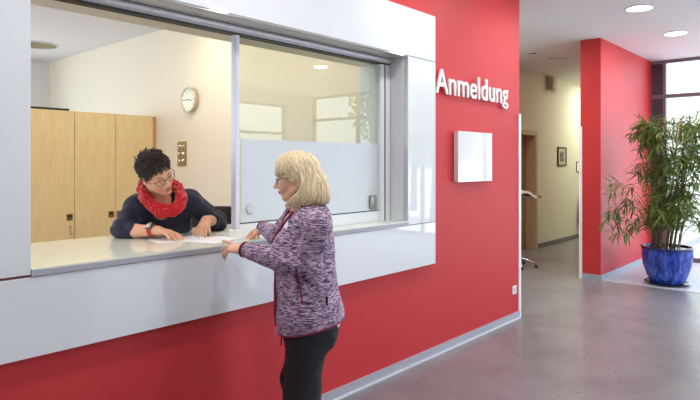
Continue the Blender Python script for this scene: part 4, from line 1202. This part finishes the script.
    def fold_c(P):
        Q = P - ca; a = np.arctan2(Q @ np.array(UP), Q @ np.array(CAMR)); r = np.linalg.norm(Q, axis=1)
        return .0045 * np.sin(r * 260 + 4 * np.sin(a * 3) + a * 5) + .003 * np.sin(a * 23 + r * 80)
    p, q = v.mesh(); to_obj('scarf', p, q, SC_, body, fold_c)
    # ---------------- watch on the right wrist
    ax = (wrR - elR).normalized(); c = elR.lerp(wrR, .84); u = (UP - ax * UP.dot(ax)).normalized(); w = ax.cross(u)
    rad = .0335
    b = MB(); n = 32
    inner = [[c + ax * (s_ * .0125) + (u * cos(2 * pi * k / n) + w * sin(2 * pi * k / n)) * rr_ for k in range(n)] for s_, rr_ in ((-1, rad), (-1, rad + .003), (1, rad + .003), (1, rad))]
    vs = [[b.bm.verts.new(p) for p in ring] for ring in inner]
    for i in range(4):
        for k in range(n): b.bm.faces.new((vs[i][k], vs[i][(k + 1) % n], vs[(i + 1) % 4][(k + 1) % n], vs[(i + 1) % 4][k]))
    wt = b.build('wristwatch', mat('red_watch_strap', S((206, 44, 50)), .5), body, smooth=True, angle=40)
    tow = (u * .75 - CAMF * .66); tow = (tow - ax * tow.dot(ax)).normalized(); sd = ax.cross(tow)
    M = Matrix.Identity(4)
    for i, a_ in enumerate((ax, sd, tow)):
        for j in range(3): M[j][i] = a_[j]
    for j in range(3): M[j][3] = (c + tow * (rad + .003))[j]
    MB().box(-.020, .020, -.022, .022, -.003, .009, .004, M).build('watch_case', mat('watch_case', S((90, 86, 84)), .3, metal=.6), wt, smooth=True, angle=40)
    MB().box(-.016, .016, -.018, .018, .0085, .0095, 0, M).build('watch_screen', mat('watch_screen', S((26, 28, 34)), .1), wt)
    return root

st_root = standing(); se_root = seated()
# re-express the figures relative to their roots (their meshes are in world space)
bpy.context.view_layer.update()
for rt_ in (st_root, se_root):
    inv = Matrix.Translation(-rt_.location)
    for ch in rt_.children: ch.matrix_parent_inverse = inv

# ------------------------------------------------------------------ light, world, camera
w = bpy.data.worlds.new('World'); SC.world = w; w.use_nodes = True
nt = w.node_tree; bg = nt.nodes['Background']
bg.inputs[0].default_value = (.76, .88, 1.0, 1); bg.inputs[1].default_value = 3.6
sd = bpy.data.lights.new('sun', 'SUN'); sd.energy = 10; sd.angle = radians(1); sd.color = (1, .96, .9)
sun = link(bpy.data.objects.new('sun', sd)); sun.rotation_euler = V(-.10, -.45, -.88).to_track_quat('-Z', 'Y').to_euler()

cd = bpy.data.cameras.new('camera'); cam = link(bpy.data.objects.new('camera', cd))
cam.location = (0, 0, HC); cam.rotation_euler = (radians(90), 0, HEAD - radians(90))
cd.sensor_width = 36; cd.lens = FPX / 700 * 36; cd.shift_y = -37 / 700; cd.clip_start = .02; cd.clip_end = 300
SC.camera = cam
SC.view_settings.view_transform = 'Standard'; SC.view_settings.look = 'None'; SC.view_settings.exposure = .36; SC.view_settings.gamma = 1
SC.view_settings.use_curve_mapping = False
SC.cycles.max_bounces = 10; SC.cycles.diffuse_bounces = 5; SC.cycles.glossy_bounces = 5; SC.cycles.transparent_max_bounces = 12
SC.cycles.use_denoising = True; SC.cycles.sample_clamp_indirect = 8
SC.cycles.caustics_reflective = False; SC.cycles.caustics_refractive = False
